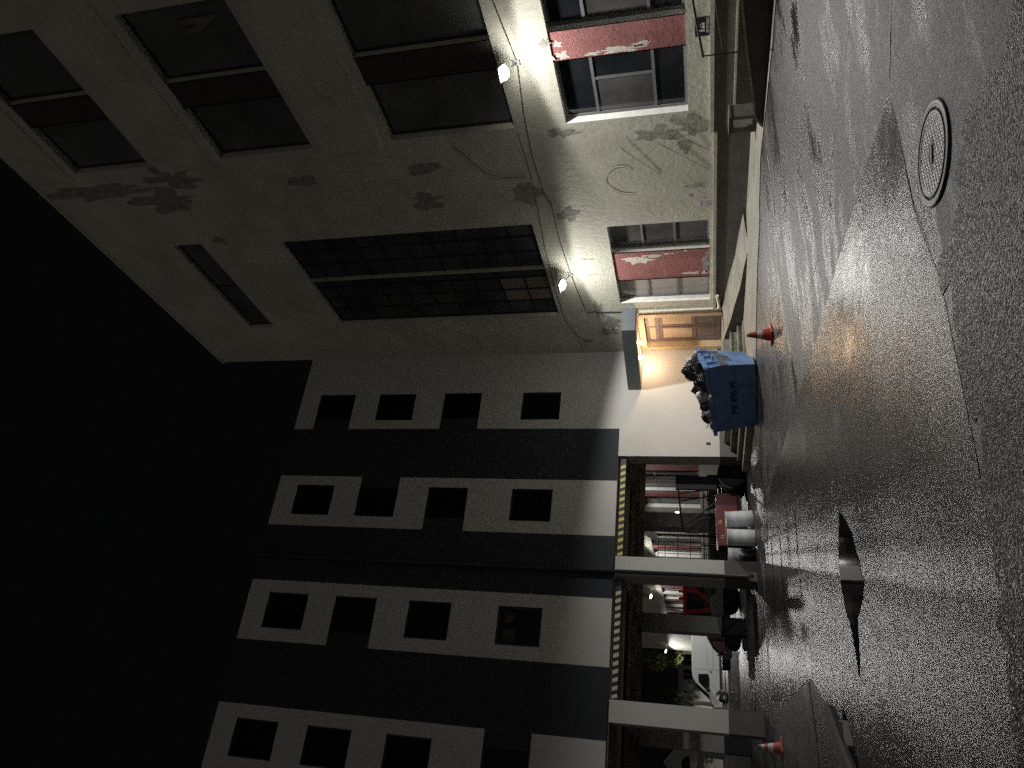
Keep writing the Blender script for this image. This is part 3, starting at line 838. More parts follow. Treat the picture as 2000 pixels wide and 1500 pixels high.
# sign and notice
sg = thing('shop_sign', 'small black sign lettered ommax with a white pictogram, low on the old wall', 'sign', (XA, 10.6, 1.4))
mb = MB(); mb.box(XA - 0.03, XA - 0.004, 10.38, 10.82, 1.245, 1.545, 'signblack'); mb.build('panel', sg)
mb = MB()
V, F = text_geo('ommax', 0.12)
mb.mesh(V, F, 'signwhite', False, axes((XA - 0.033, 10.56, 1.292), (0, -1, 0), (0, 0, 1), (-1, 0, 0)))
mb.build('lettering', sg)
mb = MB()
fs = lambda u, v, d: (XA - 0.032 - d, 10.62 - u, 1.44 + v)
mb.prism([(-0.08, -0.1), (-0.035, -0.1), (-0.035, 0.02), (0.03, 0.02), (0.03, 0.06), (-0.055, 0.06), (-0.08, 0.03)], fs, 0, 0.003, 'signwhite')
mb.prism([(-0.01, -0.095), (0.13, -0.095), (0.13, -0.045), (0.105, -0.03), (0.085, 0.0), (0.035, 0.0), (0.015, -0.03), (-0.01, -0.045)], fs, 0, 0.003, 'signwhite')
mb.prism([(0.025, -0.04), (0.095, -0.04), (0.08, -0.012), (0.04, -0.012)], fs, 0.001, 0.0045, 'signblack')
mb.build('pictogram', sg)
nt_ = thing('paper_notice', 'pinkish paper notice with lines of faded print taped low on the old wall', 'notice', (XA, 16.05, 1.35))
mb = MB(); mb.box(XA - 0.006, XA - 0.0045, 15.87, 16.24, 1.16, 1.5, 'paper'); mb.build('sheet', nt_)
mb = MB()
for i, z in enumerate((1.47, 1.43, 1.38, 1.33, 1.295, 1.26, 1.22, 1.19)):
    mb.box(XA - 0.0072, XA - 0.0062, 15.91 + 0.03 * (i % 3), 16.2 - 0.02 * (i % 2), z - 0.008, z + 0.006, 'ink')
mb.build('print', nt_)

# ================================================================== RAMPS AND STEPS
rp = thing('entrance_ramp', 'worn pale concrete ramp climbing along the old wall to the entrance door', 'ramp', (14.0, 19, 0.2))
mb = MB()
XR = 13.5
prof = [(16.55, 0.25), (17.5, 0.35), (18.4, 0.42), (19.2, 0.54), (20.0, 0.64), (20.9, 0.80), (21.4, 0.853)]
for i in range(len(prof) - 1):
    (ya, za), (yb, zb) = prof[i], prof[i + 1]
    P = [(XR, ya, 0.1), (XA - 0.055, ya, 0.1), (XA - 0.055, yb, 0.1), (XR, yb, 0.1), (XR, ya, za), (XA - 0.055, ya, za + 0.1), (XA - 0.055, yb, min(zb + 0.1, 0.856)), (XR, yb, zb)]
    mb.face([P[4], P[5], P[6], P[7]], 'concrete')
    mb.face([P[0], P[4], P[7], P[3]], 'darkconc')  # shade of the outer side put into a darker concrete tone
mb.build('slope', rp)
st = thing('entrance_steps', 'three mossy concrete steps and landing in front of the entrance door behind the skip', 'steps', (12.2, 22.5, 0.2))
mb = MB()
mb.box(XR, XA - 0.003, 21.4, 23.697, 0.1, 0.856, 'concrete')
mb.box(11.0, XR - 0.003, 21.1, 23.697, 0.1, 0.85, 'concrete')
mb.build('landing', st)
for (x0, y0, z1) in ((10.72, 20.68, 0.655), (10.35, 20.34, 0.45)):
    mb = MB()
    mb.box(x0, XR - 0.003, y0, 21.097 if z1 > 0.5 else 20.677, 0.1, z1 - 0.05, 'mossy')
    mb.box(x0 - 0.02, XR - 0.003, y0 - 0.03, 21.097 if z1 > 0.5 else 20.677, z1 - 0.047, z1, 'concrete')
    xa = 11.0 if z1 > 0.5 else 10.72
    mb.box(x0, xa - 0.003, 21.1 if z1 > 0.5 else 20.68, 23.697, 0.05, z1 - 0.05, 'mossy')
    mb.box(x0 - 0.02, xa - 0.003, 21.1 if z1 > 0.5 else 20.68, 23.697, z1 - 0.047, z1, 'concrete')
    mb.build('step', st)
mb = MB(); mb.box(9.95, XR - 0.003, 20.0, 20.307, 0.05, 0.30, 'concrete'); mb.box(9.95, 10.327, 20.31, 23.697, 0.05, 0.30, 'concrete')
mb.build('step', st)
rb = thing('side_ramp', 'second ramp with black shadowed side, rising toward the viewer under the black handrail', 'ramp', (13.4, 9, 0.2))
mb = MB()
xo = 12.45
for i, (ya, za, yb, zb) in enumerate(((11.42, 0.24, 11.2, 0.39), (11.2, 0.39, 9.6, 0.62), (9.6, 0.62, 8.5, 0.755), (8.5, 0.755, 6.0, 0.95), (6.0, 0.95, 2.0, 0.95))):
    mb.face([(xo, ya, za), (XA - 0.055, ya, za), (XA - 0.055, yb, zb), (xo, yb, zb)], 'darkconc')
    mb.face([(xo, ya, 0.1), (xo, ya, za), (xo, yb, zb), (xo, yb, 0.1)], 'plinth')  # dark plinth tone paints the shadow of the outer side
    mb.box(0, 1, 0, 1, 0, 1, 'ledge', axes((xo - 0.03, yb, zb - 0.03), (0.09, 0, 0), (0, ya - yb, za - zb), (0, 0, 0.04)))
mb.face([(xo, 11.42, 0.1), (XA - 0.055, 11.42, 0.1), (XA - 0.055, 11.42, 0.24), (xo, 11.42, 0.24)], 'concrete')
mb.build('slope', rb)
mb = MB(); mb.box(XA - 0.13, XA - 0.053, 2.0, 13.0, 0.655, 0.70, 'ledge'); mb.build('wall_ledge', rb)
hr = thing('handrail', 'thin black metal handrail standing on the edge of the second ramp', 'railing', (12.48, 9.6, 0.6))
mb = MB(); mb.tube([(12.48, 9.62, 1.40), (12.48, 8.4, 1.575), (12.48, 6, 1.9), (12.48, 3, 1.95)], 0.022, 'blackmetal', 8); mb.build('top_rail', hr)
mb = MB(); mb.tube([(12.48, 9.6, 1.03), (12.48, 8.4, 1.20), (12.48, 6, 1.52), (12.48, 3, 1.56)], 0.012, 'blackmetal', 8); mb.build('middle_rail', hr)
for y, z0, z1 in ((9.6, 0.6, 1.40), (7.2, 0.86, 1.74), (4.2, 0.94, 1.93)):
    mb = MB(); mb.tube([(12.48, y, z0), (12.48, y, z1)], 0.013, 'blackmetal', 8); mb.build('post', hr)
bk = thing('concrete_block', 'squat concrete block with a pale crumbling band, at the foot of the second ramp', 'block', (13.6, 12.25, 0.25))
mb = MB(); mb.box(13.45, 13.85, 12.0, 12.48, 0.24, 0.80, 'darkconc', bevel=0.03); mb.build('body', bk)
mb = MB(); mb.box(13.43, 13.87, 11.98, 12.5, 0.803, 0.86, 'darkconc', bevel=0.015); mb.build('cap', bk)
mb = MB(); mb.box(13.442, 13.452, 12.08, 12.24, 0.36, 0.76, 'paper'); mb.box(13.446, 13.452, 12.24, 12.30, 0.45, 0.74, 'paper'); mb.build('pale_band', bk)

# ================================================================== MODERN BUILDING
MBD = thing('modern_building', 'modern building with white and charcoal checker facade raised on pillars over a passage', 'building', (4.0, YB, 0))
Z0, Z1 = 4.385, 17.2
floors = [(6.58, 8.03), (9.64, 11.12), (12.3, 13.82), (14.86, 16.38)]
strips_ = [(11.55, 14.747), (7.64, 9.58), (3.56, 5.61), (-0.52, 1.54), (-4.6, -2.5), (-8.7, -6.6), (-12.7, -10.7)]
# kind per strip and floor (bottom to top): w window, L notch to the left edge, R notch to the right edge
pat = ['wLwL', 'wLRw', 'wwLw', 'Rwww', 'wLww', 'wwRw', 'Lwww']
wx = {0: (11.92, 13.05), 1: (8.06, 9.22), 2: (3.98, 5.19), 3: (-0.01, 1.12), 4: (-4.1, -2.95), 5: (-8.2, -7.05), 6: (-12.3, -11.1)}
Hb, dark, wins = [], [], []
for si, (a, c) in enumerate(strips_):
    for fi, (z0, z1) in enumerate(floors):
        k = pat[si][fi]
        u0, u1 = wx[si]
        if k == 'L':
            dark.append((a, u1 if si else 13.06, z0, z1)); u0, u1 = (a + 0.42, u1)
        if k == 'R':
            dark.append((u0, c, z0, z1)); u1 = c - 0.42
        Hb.append((u0, u1, z0, z1, 'hole', 0.13, 'bdark', None))
        wins.append((u0, u1, z0, z1, si, fi))


def bmat(u, w):
    if w < Z0:
        return 'bwhite' if w > 1.0 else 'bbase'
    for (a, c, z0, z1) in dark:
        if a < u < c and z0 < w < z1:
            return 'bdark'
    for a, c in strips_:
        if a < u < c:
            return 'bwhite'
    return 'bdark'


us = [-14.6, 14.747] + [q for s in strips_ for q in s] + [q for d in dark for q in d[:2]]
vs = [Z0, Z1] + [q for d in dark for q in d[2:]]
mb = MB()
wall_cells(mb, fB, us, vs, Hb, bmat)
# ground floor part right of the passage
wall_cells(mb, fB, [10.5, 14.747], [0.05, 1.0, Z0], [], bmat)
for (z0, z1, k) in ((0.05, 1.0, 'bbase'), (1.0, Z0, 'colgrey')):
    mb.face([(10.5, YB, z0), (10.5, YB + 0.7, z0), (10.5, YB + 0.7, z1), (10.5, YB, z1)], k)
mb.face([(10.5, YB + 0.7, 0.05), (14.747, YB + 0.7, 0.05), (14.747, YB + 0.7, Z0), (10.5, YB + 0.7, Z0)], 'colgrey')
# body behind
YE = 32.7
mb.face([(-14.6, YE, Z0), (14.747, YE, Z0), (14.747, YE, Z1), (-14.6, YE, Z1)], 'bdark')
mb.face([(-14.6, YB, Z0), (-14.6, YE, Z0), (-14.6, YE, Z1), (-14.6, YB, Z1)], 'bdark')
mb.face([(-14.6, YB + 0.2, Z1 - 0.15), (14.747, YB + 0.2, Z1 - 0.15), (14.747, YE, Z1 - 0.15), (-14.6, YE, Z1 - 0.15)], 'roofdark')
mb.face([(-14.6, YB, Z1), (14.747, YB, Z1), (14.747, YB + 0.2, Z1), (-14.6, YB + 0.2, Z1)], 'bdark')
mb.face([(-14.6, YB + 0.2, Z1), (14.747, YB + 0.2, Z1), (14.747, YB + 0.2, Z1 - 0.15), (-14.6, YB + 0.2, Z1 - 0.15)], 'bdark')
mb.face([(-14.6, YB + 0.25, Z0), (10.5, YB + 0.25, Z0), (10.5, YB + 0.25, Z1), (-14.6, YB + 0.25, Z1)], 'bdark')
mb.face([(-14.6, YB + 0.0, Z0), (10.5, YB + 0.0, Z0), (10.5, YB + 0.25, Z0), (-14.6, YB + 0.25, Z0)], 'colgrey')
mb.build('wall', MBD)
mb = MB()
mb.box(-14.6, 14.747, YB + 0.253, YE, Z0 - 0.04, Z0 - 0.001, 'ceil')
for y in (25.6, 27.9, 30.2, 32.35):
    mb.box(-14.6, 14.747, y, y + 0.3, 4.16, Z0 - 0.043, 'ceil')
for x in (-6.25, -1.95, 2.36, 6.68, 10.95):
    for y0, y1 in ((24.8, 25.597), (25.903, 27.897), (28.203, 30.197), (30.503, 32.347)):
        mb.box(x - 0.16, x + 0.16, y0, y1, 4.12, Z0 - 0.043, 'ceil')
mb.tube([(-10, 26.9, 4.22), (10.4, 26.9, 4.22)], 0.05, 'pipe', 8)
mb.tube([(-10, 27.2, 4.25), (10.4, 27.2, 4.25)], 0.03, 'galv', 8)
mb.build('passage_ceiling', MBD)
for (u0, u1, z0, z1, si, fi) in wins:
    if si == 2 and fi == 0:
        window(MBD, fB, u0, u1, z0, z1, 0.09, [], [], 0.06, 0.05, 'framedk',
               panes=[(u0 + .06, u1 - .06, z0 + .06, z1 - .06, 'glassblack'), (u0 + .12, u0 + .5, z1 - .62, z1 - .2, 'glassdim'), (u1 - .5, u1 - .16, z1 - .5, z1 - .22, 'glassdim')])
    else:
        window(MBD, fB, u0, u1, z0, z1, 0.09, [], [], 0.05, 0.05, 'framedk', 'glassblack')
# pillars: front row carries on from the facade, back row stands inside
for i, (x0, x1, dep) in enumerate(((6.36, 6.98, 0.97), (2.05, 2.67, 0.85), (-2.25, -1.63, 0.85), (-6.55, -5.93, 0.85))):
    mb = MB()
    zb = ground_z(x0) - 0.05
    for (z0, z1, kf, ks) in ((zb, 0.96, 'bbase', 'bbase'), (0.96, Z0 - 0.045, 'bwhite', 'colgrey')):
        for f_, k in (([(x0, YB, z0), (x1, YB, z0), (x1, YB, z1), (x0, YB, z1)], kf),
                      ([(x0, YB, z0), (x0, YB + dep, z0), (x0, YB + dep, z1), (x0, YB, z1)], ks),
                      ([(x1, YB, z0), (x1, YB + dep, z0), (x1, YB + dep, z1), (x1, YB, z1)], ks),
                      ([(x0, YB + dep, z0), (x1, YB + dep, z0), (x1, YB + dep, z1), (x0, YB + dep, z1)], ks)):
            mb.face(f_, k)
    mb.build('pillar', MBD)
for x0 in (10.78, 6.40, 2.08, -2.2):
    mb = MB()
    for (z0, z1, k) in ((-0.05 + ground_z(x0), 0.96, 'bdark'), (0.96, 3.0, 'colgrey'), (3.0, 4.155, 'colgrey')):
        mb.box(x0, x0 + 0.66, 31.9, 32.6, z0, z1, k)
    mb.build('pillar', MBD)
# hazard boards on the beam edge
def hazard(x0, x1, ymat):
    mb = MB()
    z0, z1 = 4.115, 4.30
    mb.box(x0, x1, YB + 0.10, YB + 0.16, z0, z1, 'haz_b')
    p = 0.235
    n = int((x1 - x0) / p)
    for i in range(n):
        a = x0 + 0.05 + i * p
        q = [(a, z0 + 0.01), (a + 0.115, z0 + 0.01), (a + 0.055, z1 - 0.01), (a - 0.06 if i else a - 0.03, z1 - 0.01)]
        mb.prism(q, lambda u, v, d: (u, YB + 0.097 + d, v), 0, 0.004, ymat)
    return mb.build('hazard_board', MBD)


hazard(7.0, 10.45, 'haz_y')
hazard(2.69, 6.2, 'haz_w')
dpp = thing('downpipe', 'dark round downpipe running down the charcoal stripe to the middle pillar foot', 'pipe', (6.45, YB - 0.12, 0.1))
mb = MB(); mb.tube([(6.46, YB - 0.09, 17.3), (6.46, YB - 0.09, 0.32), (6.46, YB - 0.22, 0.16)], 0.062, 'pipe', 14); mb.build('pipe', dpp)
for z in (1.3, 3.4, 5.6, 8.2, 10.8, 13.4, 16.0):
    mb = MB(); mb.lathe([(0.064, -0.02), (0.074, -0.02), (0.074, 0.02), (0.064, 0.02)], 'pipe', 14, Matrix.Translation((6.46, YB - 0.09, z)))
    mb.box(6.42, 6.50, YB - 0.03, YB - 0.001, z - 0.015, z + 0.015, 'pipe')
    mb.build('bracket', dpp)
pr = MB()
wl = thing('wall_plate', 'tiny dark plate fixed low on the white wall left of the skip', 'plate', (10.95, YB, 1.35))
pr.box(10.93, 11.02, YB - 0.02, YB - 0.002, 1.30, 1.44, 'pipe', bevel=0.006); pr.build('plate', wl)

# canopy over the entrance
cn = thing('entrance_canopy', 'grey sheet metal canopy over the entrance in the corner of the two buildings', 'canopy', (14.2, 22.3, 3.6))
poly = [(XA - 0.003, 20.95), (13.86, 20.95), (13.22, 23.1), (13.1, YB - 0.003), (XA - 0.003, YB - 0.003)]
mb = MB(); mb.prism(poly, lambda u, v, d: (u, v, d), 3.68, 4.13, 'greyfascia')
for x in (14.1, 14.45):
    mb.box(x, x + 0.012, 20.944, 20.949, 3.69, 4.12, 'galv')
mb.build('fascia', cn)
mb = MB(); mb.prism([(XA - 0.05, 21.0), (13.9, 21.0), (13.28, 23.1), (13.15, YB - 0.03), (XA - 0.05, YB - 0.03)], lambda u, v, d: (u, v, d), 3.655, 3.677, 'soffit')
mb.build('soffit', cn)
for lab, (x, y) in (('round warm lamp under the canopy, the one nearer the door', (14.05, 22.05)), ('round warm lamp under the canopy, the one nearer the white wall', (14.05, 23.05))):
    t = thing('canopy_lamp', lab, 'lamp', (x, y, 3.655), group='lamps under the entrance canopy')
    mb = MB(); mb.lathe([(0.0, -0.002), (0.09, -0.002), (0.09, -0.03), (0.06, -0.03)], 'lampbody', 20); mb.build('base', t, True)
    mb = MB(); mb.lathe([(0.06, -0.032), (0.075, -0.06), (0.07, -0.09), (0.045, -0.115), (0.0, -0.125)], 'warm', 20); mb.build('globe', t, True)
    pl_ = bpy.data.lights.new('lamp_light', 'POINT'); pl_.energy = 55.0; pl_.color = (1.0, 0.72, 0.47); pl_.shadow_soft_size = 0.06
    po = bpy.data.objects.new('lamp_light', pl_); COL.objects.link(po); po.parent = t; po.location = (0, 0, -0.2)


# ================================================================== LAMPS ON THE OLD WALL
def wall_lamp(y, z, label, led='led', power=1500.0, spotcol=(1.0, 0.99, 0.95), smooth=14.0):
    t = thing('wall_lamp', label, 'lamp', (XA, y, z), group='flood lamps on arms along the old wall')
    # local: -X points out of the wall
    mb = MB(); mb.box(-0.03, -0.001, -0.07, 0.07, -0.09, 0.09, 'lampbody', bevel=0.008); mb.build('bracket', t, True)
    mb = MB(); mb.tube([(-0.03, 0, 0.0), (-0.22, -0.06, 0.08), (-0.44, -0.16, 0.16)], 0.022, 'lampbody', 10); mb.build('arm', t, True)
    R_ = Matrix.Translation((-0.58, -0.2, 0.19)) @ Matrix.Rotation(math.radians(22), 4, 'Z') @ Matrix.Rotation(math.radians(12), 4, 'Y')
    mb = MB(); mb.box(-0.24, 0.2, -0.17, 0.17, 0.0, 0.06, 'lampbody', R_, bevel=0.02); mb.build('head', t, True)
    mb = MB()
    mb.lathe([(0.165, -0.002), (0.16, -0.04), (0.125, -0.085), (0.065, -0.11), (0.0, -0.116)], led, 24, R_)
    mb.build('lens', t, True)
    ld = bpy.data.lights.new('lamp_beam', 'SPOT')
    ld.energy = power; ld.color = spotcol; ld.shadow_soft_size = 0.07
    ld.spot_size = math.radians(172); ld.spot_blend = 0.18
    ld.use_nodes = True
    nt = ld.node_tree
    em = nt.nodes.get('Emission') or nt.nodes.new('ShaderNodeEmission')
    lf = nt.nodes.new('ShaderNodeLightFalloff')
    lf.inputs['Strength'].default_value = 1.0
    lf.inputs['Smooth'].default_value = smooth
    nt.links.new(lf.outputs['Quadratic'], em.inputs['Strength'])
    lo_ = bpy.data.objects.new('lamp_beam', ld)
    COL.objects.link(lo_)
    lo_.parent = t
    p = R_ @ Vector((0, 0, -0.2))
    ax = (R_.to_3x3() @ Vector((0, 0, -1)))
    lo_.location = p
    lo_.rotation_mode = 'QUATERNION'
    lo_.rotation_quaternion = ax.to_track_quat('-Z', 'Y')
    return t


wall_lamp(10.9, 5.58, 'lit white flood lamp on a short arm above the nearer red panel')
wall_lamp(18.9, 5.60, 'lit white flood lamp on a short arm above the red panel next to the entrance')
for y, lab in ((37.0, 'lit lamp on the old wall just behind the passage, hidden by its ceiling'),
               (47.6, 'lit lamp on the old wall seen through the passage, beside the white board'),
               (58.6, 'lit lamp on the old wall seen through the passage above the red cab roof'),
               (69.5, 'lit lamp on the old wall seen through the passage above the white van'),
               (81.2, 'farthest lit lamp on the old wall, at its corner by the tree')):
    wall_lamp(y, 5.5, lab, 'ledfar', {37.0: 800.0, 47.6: 1100.0, 58.6: 900.0, 69.5: 650.0, 81.2: 3600.0}[y], smooth=16.0)
hb = thing('hanging_bulb', 'bare lit bulb hanging on a wire from the passage ceiling', 'bulb', (11.1, 30.9, 2.6))
mb = MB(); mb.tube([(11.1, 30.9, 4.3), (11.1, 30.9, 2.78)], 0.008, 'cable', 6); mb.build('wire', hb)
mb = MB(); mb.lathe([(0.02, 0.12), (0.02, 0.06), (0.03, 0.03), (0.034, 0.0), (0.022, -0.026), (0.0, -0.034)], 'bulb', 16, Matrix.Translation((0, 0, 0.02))); mb.build('glass', hb, True)

# ================================================================== SKIP AND ITS LOAD
sk = thing('waste_skip', 'blue steel waste skip heaped with black rubbish bags by the entrance steps', 'skip', (10.6, 18.9, 0.1))
B1, B2 = Vector((10.325, 17.389, 0.2)), Vector((9.536, 19.355, 0.09))
T1, T2 = Vector((10.229, 17.409, 1.421)), Vector((9.317, 19.355, 1.19))
T3 = Vector((11.34, 18.30, 1.66)); T4 = T2 + (T3 - T1) * 0.97
B1b = Vector((11.27, 18.30, 0.44)); B4 = B2 + (B1b - B1) + Vector((0, 0, -0.04))
B1m = Vector((10.72, 17.74, 0.22)); B2m = B2 + (B1m - B1)
Kh = 0.72        # height at which the plate kinks
def lerp(a, c, t): return a + (c - a) * t
K1, K2, K3, K4 = lerp(B1, T1, Kh) + Vector((0.03, -0.04, 0)), lerp(B2, T2, Kh) + Vector((-0.03, -0.03, 0)), lerp(B1b, T3, Kh) + Vector((0.03, 0, 0)), lerp(B4, T4, Kh)
mb = MB()
def patchq(a, c, e, f, mat, n=8):
    for i in range(n):
        for j in range(n):
            q = [lerp(lerp(a, c, x / n), lerp(f, e, x / n), y / n) for x, y in ((i, j), (i + 1, j), (i + 1, j + 1), (i, j + 1))]
            mb.face(q, mat)
patchq(B1, B2, K2, K1, 'blue'); patchq(K1, K2, T2, T1, 'blue')
mb.face([B1, B1m, B1b, K3, K1], 'blue'); mb.face([K1, K3, T3, T1], 'blue')
mb.face([B2, B2m, B4, K4, K2], 'blue'); mb.face([K2, K4, T4, T2], 'blue')
mb.face([B1b, B4, K4, K3], 'blue'); mb.face([K3, K4, T4, T3], 'blue')
mb.face([B1, B1m, B2m, B2], 'blue'); mb.face([B1m, B1b, B4, B2m], 'blue')
cen = (T1 + T2 + T3 + T4) / 4
inn = [q + (cen - q) * 0.05 + Vector((0, 0, -0.12)) for q in (T1, T2, T4, T3)]
mb.face(inn, 'rust')
mb.build('body', sk)
mb = MB()
rim = [T1, T2, T4, T3]
for i in range(4):
    a, c = rim[i], rim[(i + 1) % 4]
    d = (c - a).normalized()
    ex = 0.09 if i == 0 else 0.05
    a2 = a - d * (0.02 if i == 0 else 0.05); c2 = c + d * ex
    n = Vector((d.y, -d.x, 0)) * (1 if i == 0 else 1)
    if n.dot(a - cen) < 0: n = -n
    h = Vector((0, 0, 0.05 if i != 0 else 0.052))
    q = [a2 - n * 0.03, a2 + n * (0.062 - i * 0.003), c2 + n * (0.062 - i * 0.003), c2 - n * 0.03]
    mb.hexa([p - h for p in q] + [p + h for p in q], 'blue')
mb.build('rim', sk)
# brackets on the bright end plate
d13 = (T3 - T1); n_end = Vector((d13.y, -d13.x, 0)).normalized()
if n_end.dot(T1 - cen) < 0: n_end = -n_end
for t in (0.16, 0.5, 0.84):
    a = lerp(T1, T3, t) + Vector((0, 0, -0.06)); c = lerp(K1, K3, t) + Vector((0, 0, 0.02))
    dd = d13.normalized() * 0.025
    q = [c - dd, c + dd, c + dd + n_end * 0.06, c - dd + n_end * 0.06, a - dd, a + dd, a + dd + n_end * 0.1, a - dd + n_end * 0.1]
    mb = MB(); mb.hexa(q, 'blue'); mb.build('rib', sk)
for t in (0.33, 0.67):
    p = lerp(lerp(T1, T3, t), lerp(K1, K3, t), 0.72)
    mb = MB(); mb.tube([p + n_end * 0.0, p + n_end * 0.1, p + n_end * 0.1 + d13.normalized() * 0.06], 0.022, 'skipgrey', 8); mb.build('hook', sk)
mb = MB()
def onend(s, w): # s along end, w from bottom (0) to kink (1)
    return lerp(lerp(B1, B1b, s), lerp(K1, K3, s), w) + n_end * 0.012
mb.face([onend(0.02, 0.97), onend(0.98, 0.97), onend(0.98, 0.80), onend(0.02, 0.74)], 'skipgrey')
mb.face([onend(0.30, 0.735), onend(0.74, 0.765), onend(0.74, 0.60), onend(0.28, 0.56)], 'skipgrey')
mb.build('overpaint', sk)
mb = MB()
V, F = text_geo('3 5', 0.15, 0.001)
ux = d13.normalized(); uz = (lerp(K1, K3, .5) - lerp(B1, B1b, .5)).normalized()
mb.mesh(V, F, 'skiptext', False, axes(onend(0.52, 0.66) + n_end * 0.004, ux, uz, ux.cross(uz)))
mb.build('lettering', sk)
mb = MB()
V, F = text_geo('ME 695 M', 0.27, 0.001)
d12 = (B1 - B2).normalized(); up = (lerp(K1, K2, .5) - lerp(B1, B2, .5)).normalized()
nn = d12.cross(up).normalized()
mb.mesh(V, F, 'skiptext', False, axes(lerp(lerp(B1, B2, .5), lerp(K1, K2, .5), 0.66) + nn * 0.03, d12, up, nn))
mb.build('lettering', sk)


def lump(name, label, cat, c, r, mat, seed, sub=3, amp=0.28, group=None, knot=None):
    bm = bmesh.new()
    bmesh.ops.create_icosphere(bm, subdivisions=sub, radius=1.0)
    for q in bm.verts:
        p = q.co.copy()
        k = 1 + amp * mnoise.noise(p * 1.6 + Vector((seed, 0, 0))) + amp * 0.5 * (1 - abs(mnoise.noise(p * 3.2 + Vector((0, seed, 0))) * 2.2)) * 0.6 \
            + amp * 0.25 * mnoise.noise(p * 7 + Vector((seed, seed, 0)))
        q.co = Vector((p.x * r[0], p.y * r[1], p.z * r[2])) * k
    t = thing(name, label, cat, c, group=group)
    mb = MB(); mb.bm(bm, mat, None, True); mb.build('bag', t, True)
    if knot:
        k_ = MB(); k_.tube([(0, 0, r[2] * 0.8), (knot[0] * .5, knot[1] * .5, r[2] + 0.05), (knot[0], knot[1], r[2] + 0.14)], [0.07, 0.03, 0.06], mat, 9)
        k_.build('knot', t, True)
    return t


GB = 'rubbish bags heaped in the skip'
def inskip(sx, tx, dz):
    return T1 + (T2 - T1) * sx + (T3 - T1) * tx + Vector((0, 0, dz))


bagdef = [
    ('biggest glossy black rubbish bag, standing highest in the skip', (0.14, 0.42, 0.26), (0.29, 0.27, 0.28), 'bag', 1.0, None),
    ('limp black rubbish bag slumped in front of the biggest one', (0.22, 0.16, 0.11), (0.24, 0.2, 0.24), 'bag', 2.0, None),
    ('black rubbish bag at the skip right corner behind the rim', (0.08, 0.75, 0.05), (0.22, 0.22, 0.18), 'bag', 2.6, None),
    ('crinkled clear plastic bag in the middle of the skip heap', (0.48, 0.22, 0.15), (0.22, 0.22, 0.18), 'bagclear', 3.0, None),
    ('black rubbish bag beneath the brown framed panel', (0.36, 0.30, 0.02), (0.2, 0.2, 0.16), 'bag', 4.0, None),
    ('black rubbish bag left of the crinkled clear bag', (0.62, 0.18, 0.10), (0.18, 0.2, 0.18), 'bag', 5.0, None),
    ('small crinkled white bag near the cardboard', (0.70, 0.10, 0.08), (0.14, 0.16, 0.13), 'bagclear', 6.0, None),
    ('round black rubbish bag toward the skip left end', (0.82, 0.20, 0.11), (0.16, 0.18, 0.16), 'bag', 7.0, None),
    ('purple plastic bag spilling at the skip left corner', (0.93, 0.08, 0.02), (0.10, 0.12, 0.09), 'bagpurple', 8.0, None),
    ('grey crumpled film along the skip front rim', (0.52, 0.07, -0.01), (0.12, 0.36, 0.09), 'bagclear', 9.0, None),
    ('flattened dark bag at the back of the skip heap', (0.5, 0.65, -0.05), (0.4, 0.5, 0.14), 'bag', 10.0, None),
]
for lab, c, r, mt, sd, kn in bagdef:
    lump('rubbish_bag', lab, 'bag', inskip(*c), r, mt, sd, 4, 0.24, GB, kn)
E_ = (T3 - T1).normalized()
t = thing('white_board', 'white board sticking up at the back corner of the skip', 'board', inskip(0.02, 0.7, 0.1))
a_, c_ = inskip(0.03, 0.45, -0.05), inskip(0.03, 0.95, -0.05)
th = Vector((E_.y, -E_.x, 0)) * 0.015
mb = MB(); mb.hexa([a_, c_, c_ + th, a_ + th, a_ + Vector((-0.02, 0.02, 0.33)), a_ + E_ * 0.28 + Vector((0, 0, 0.50)), a_ + E_ * 0.28 + Vector((0, 0, 0.50)) + th, a_ + Vector((-0.02, 0.02, 0.33)) + th], 'whiteboard'); mb.build('sheet', t)
t = thing('framed_panel', 'dark brown framed panel with a pale sheet, tilted on the skip heap', 'panel', inskip(0.38, 0.25, 0.2))
Tm = Matrix.Translation(inskip(0.38, 0.25, 0.24)) @ Matrix.Rotation(math.radians(-62), 4, 'Z') @ Matrix.Rotation(math.radians(28), 4, 'Y') @ Matrix.Rotation(math.radians(-25), 4, 'X')
mb = MB(); mb.box(-0.2, 0.2, -0.015, 0.015, -0.14, 0.14, 'brownframe', Tm, bevel=0.006); mb.build('board', t)
mb = MB(); mb.box(0.0, 0.19, -0.021, -0.016, -0.12, 0.1, 'paper', Tm); mb.build('pale_sheet', t)
t = thing('cardboard_piece', 'torn cardboard piece lying on the skip heap', 'cardboard', inskip(0.72, 0.25, 0.16))
Tm = Matrix.Translation(inskip(0.72, 0.25, 0.17)) @ Matrix.Rotation(math.radians(-55), 4, 'Z') @ Matrix.Rotation(math.radians(12), 4, 'Y')
mb = MB(); mb.box(-0.14, 0.14, -0.01, 0.01, -0.09, 0.05, 'card', Tm); mb.build('sheet', t)
t = thing('yellow_lid', 'small yellow plastic lid among the skip rubbish', 'lid', inskip(0.80, 0.02, 0.09))
mb = MB(); mb.lathe([(0.0, 0.02), (0.04, 0.02), (0.045, 0.0), (0.045, -0.03), (0.035, -0.03)], 'yellow', 18, Matrix.Rotation(math.radians(60), 4, 'Z') @ Matrix.Rotation(math.radians(-75), 4, 'Y')); mb.build('lid', t, True)
t = thing('stick', 'thin dark stick poking out of the skip left end', 'stick', inskip(0.88, 0.1, 0.1))
mb = MB(); mb.tube([inskip(0.86, 0.12, 0.06), inskip(0.97, 0.10, 0.22)], 0.012, 'brownframe', 6); mb.build('stick', t)


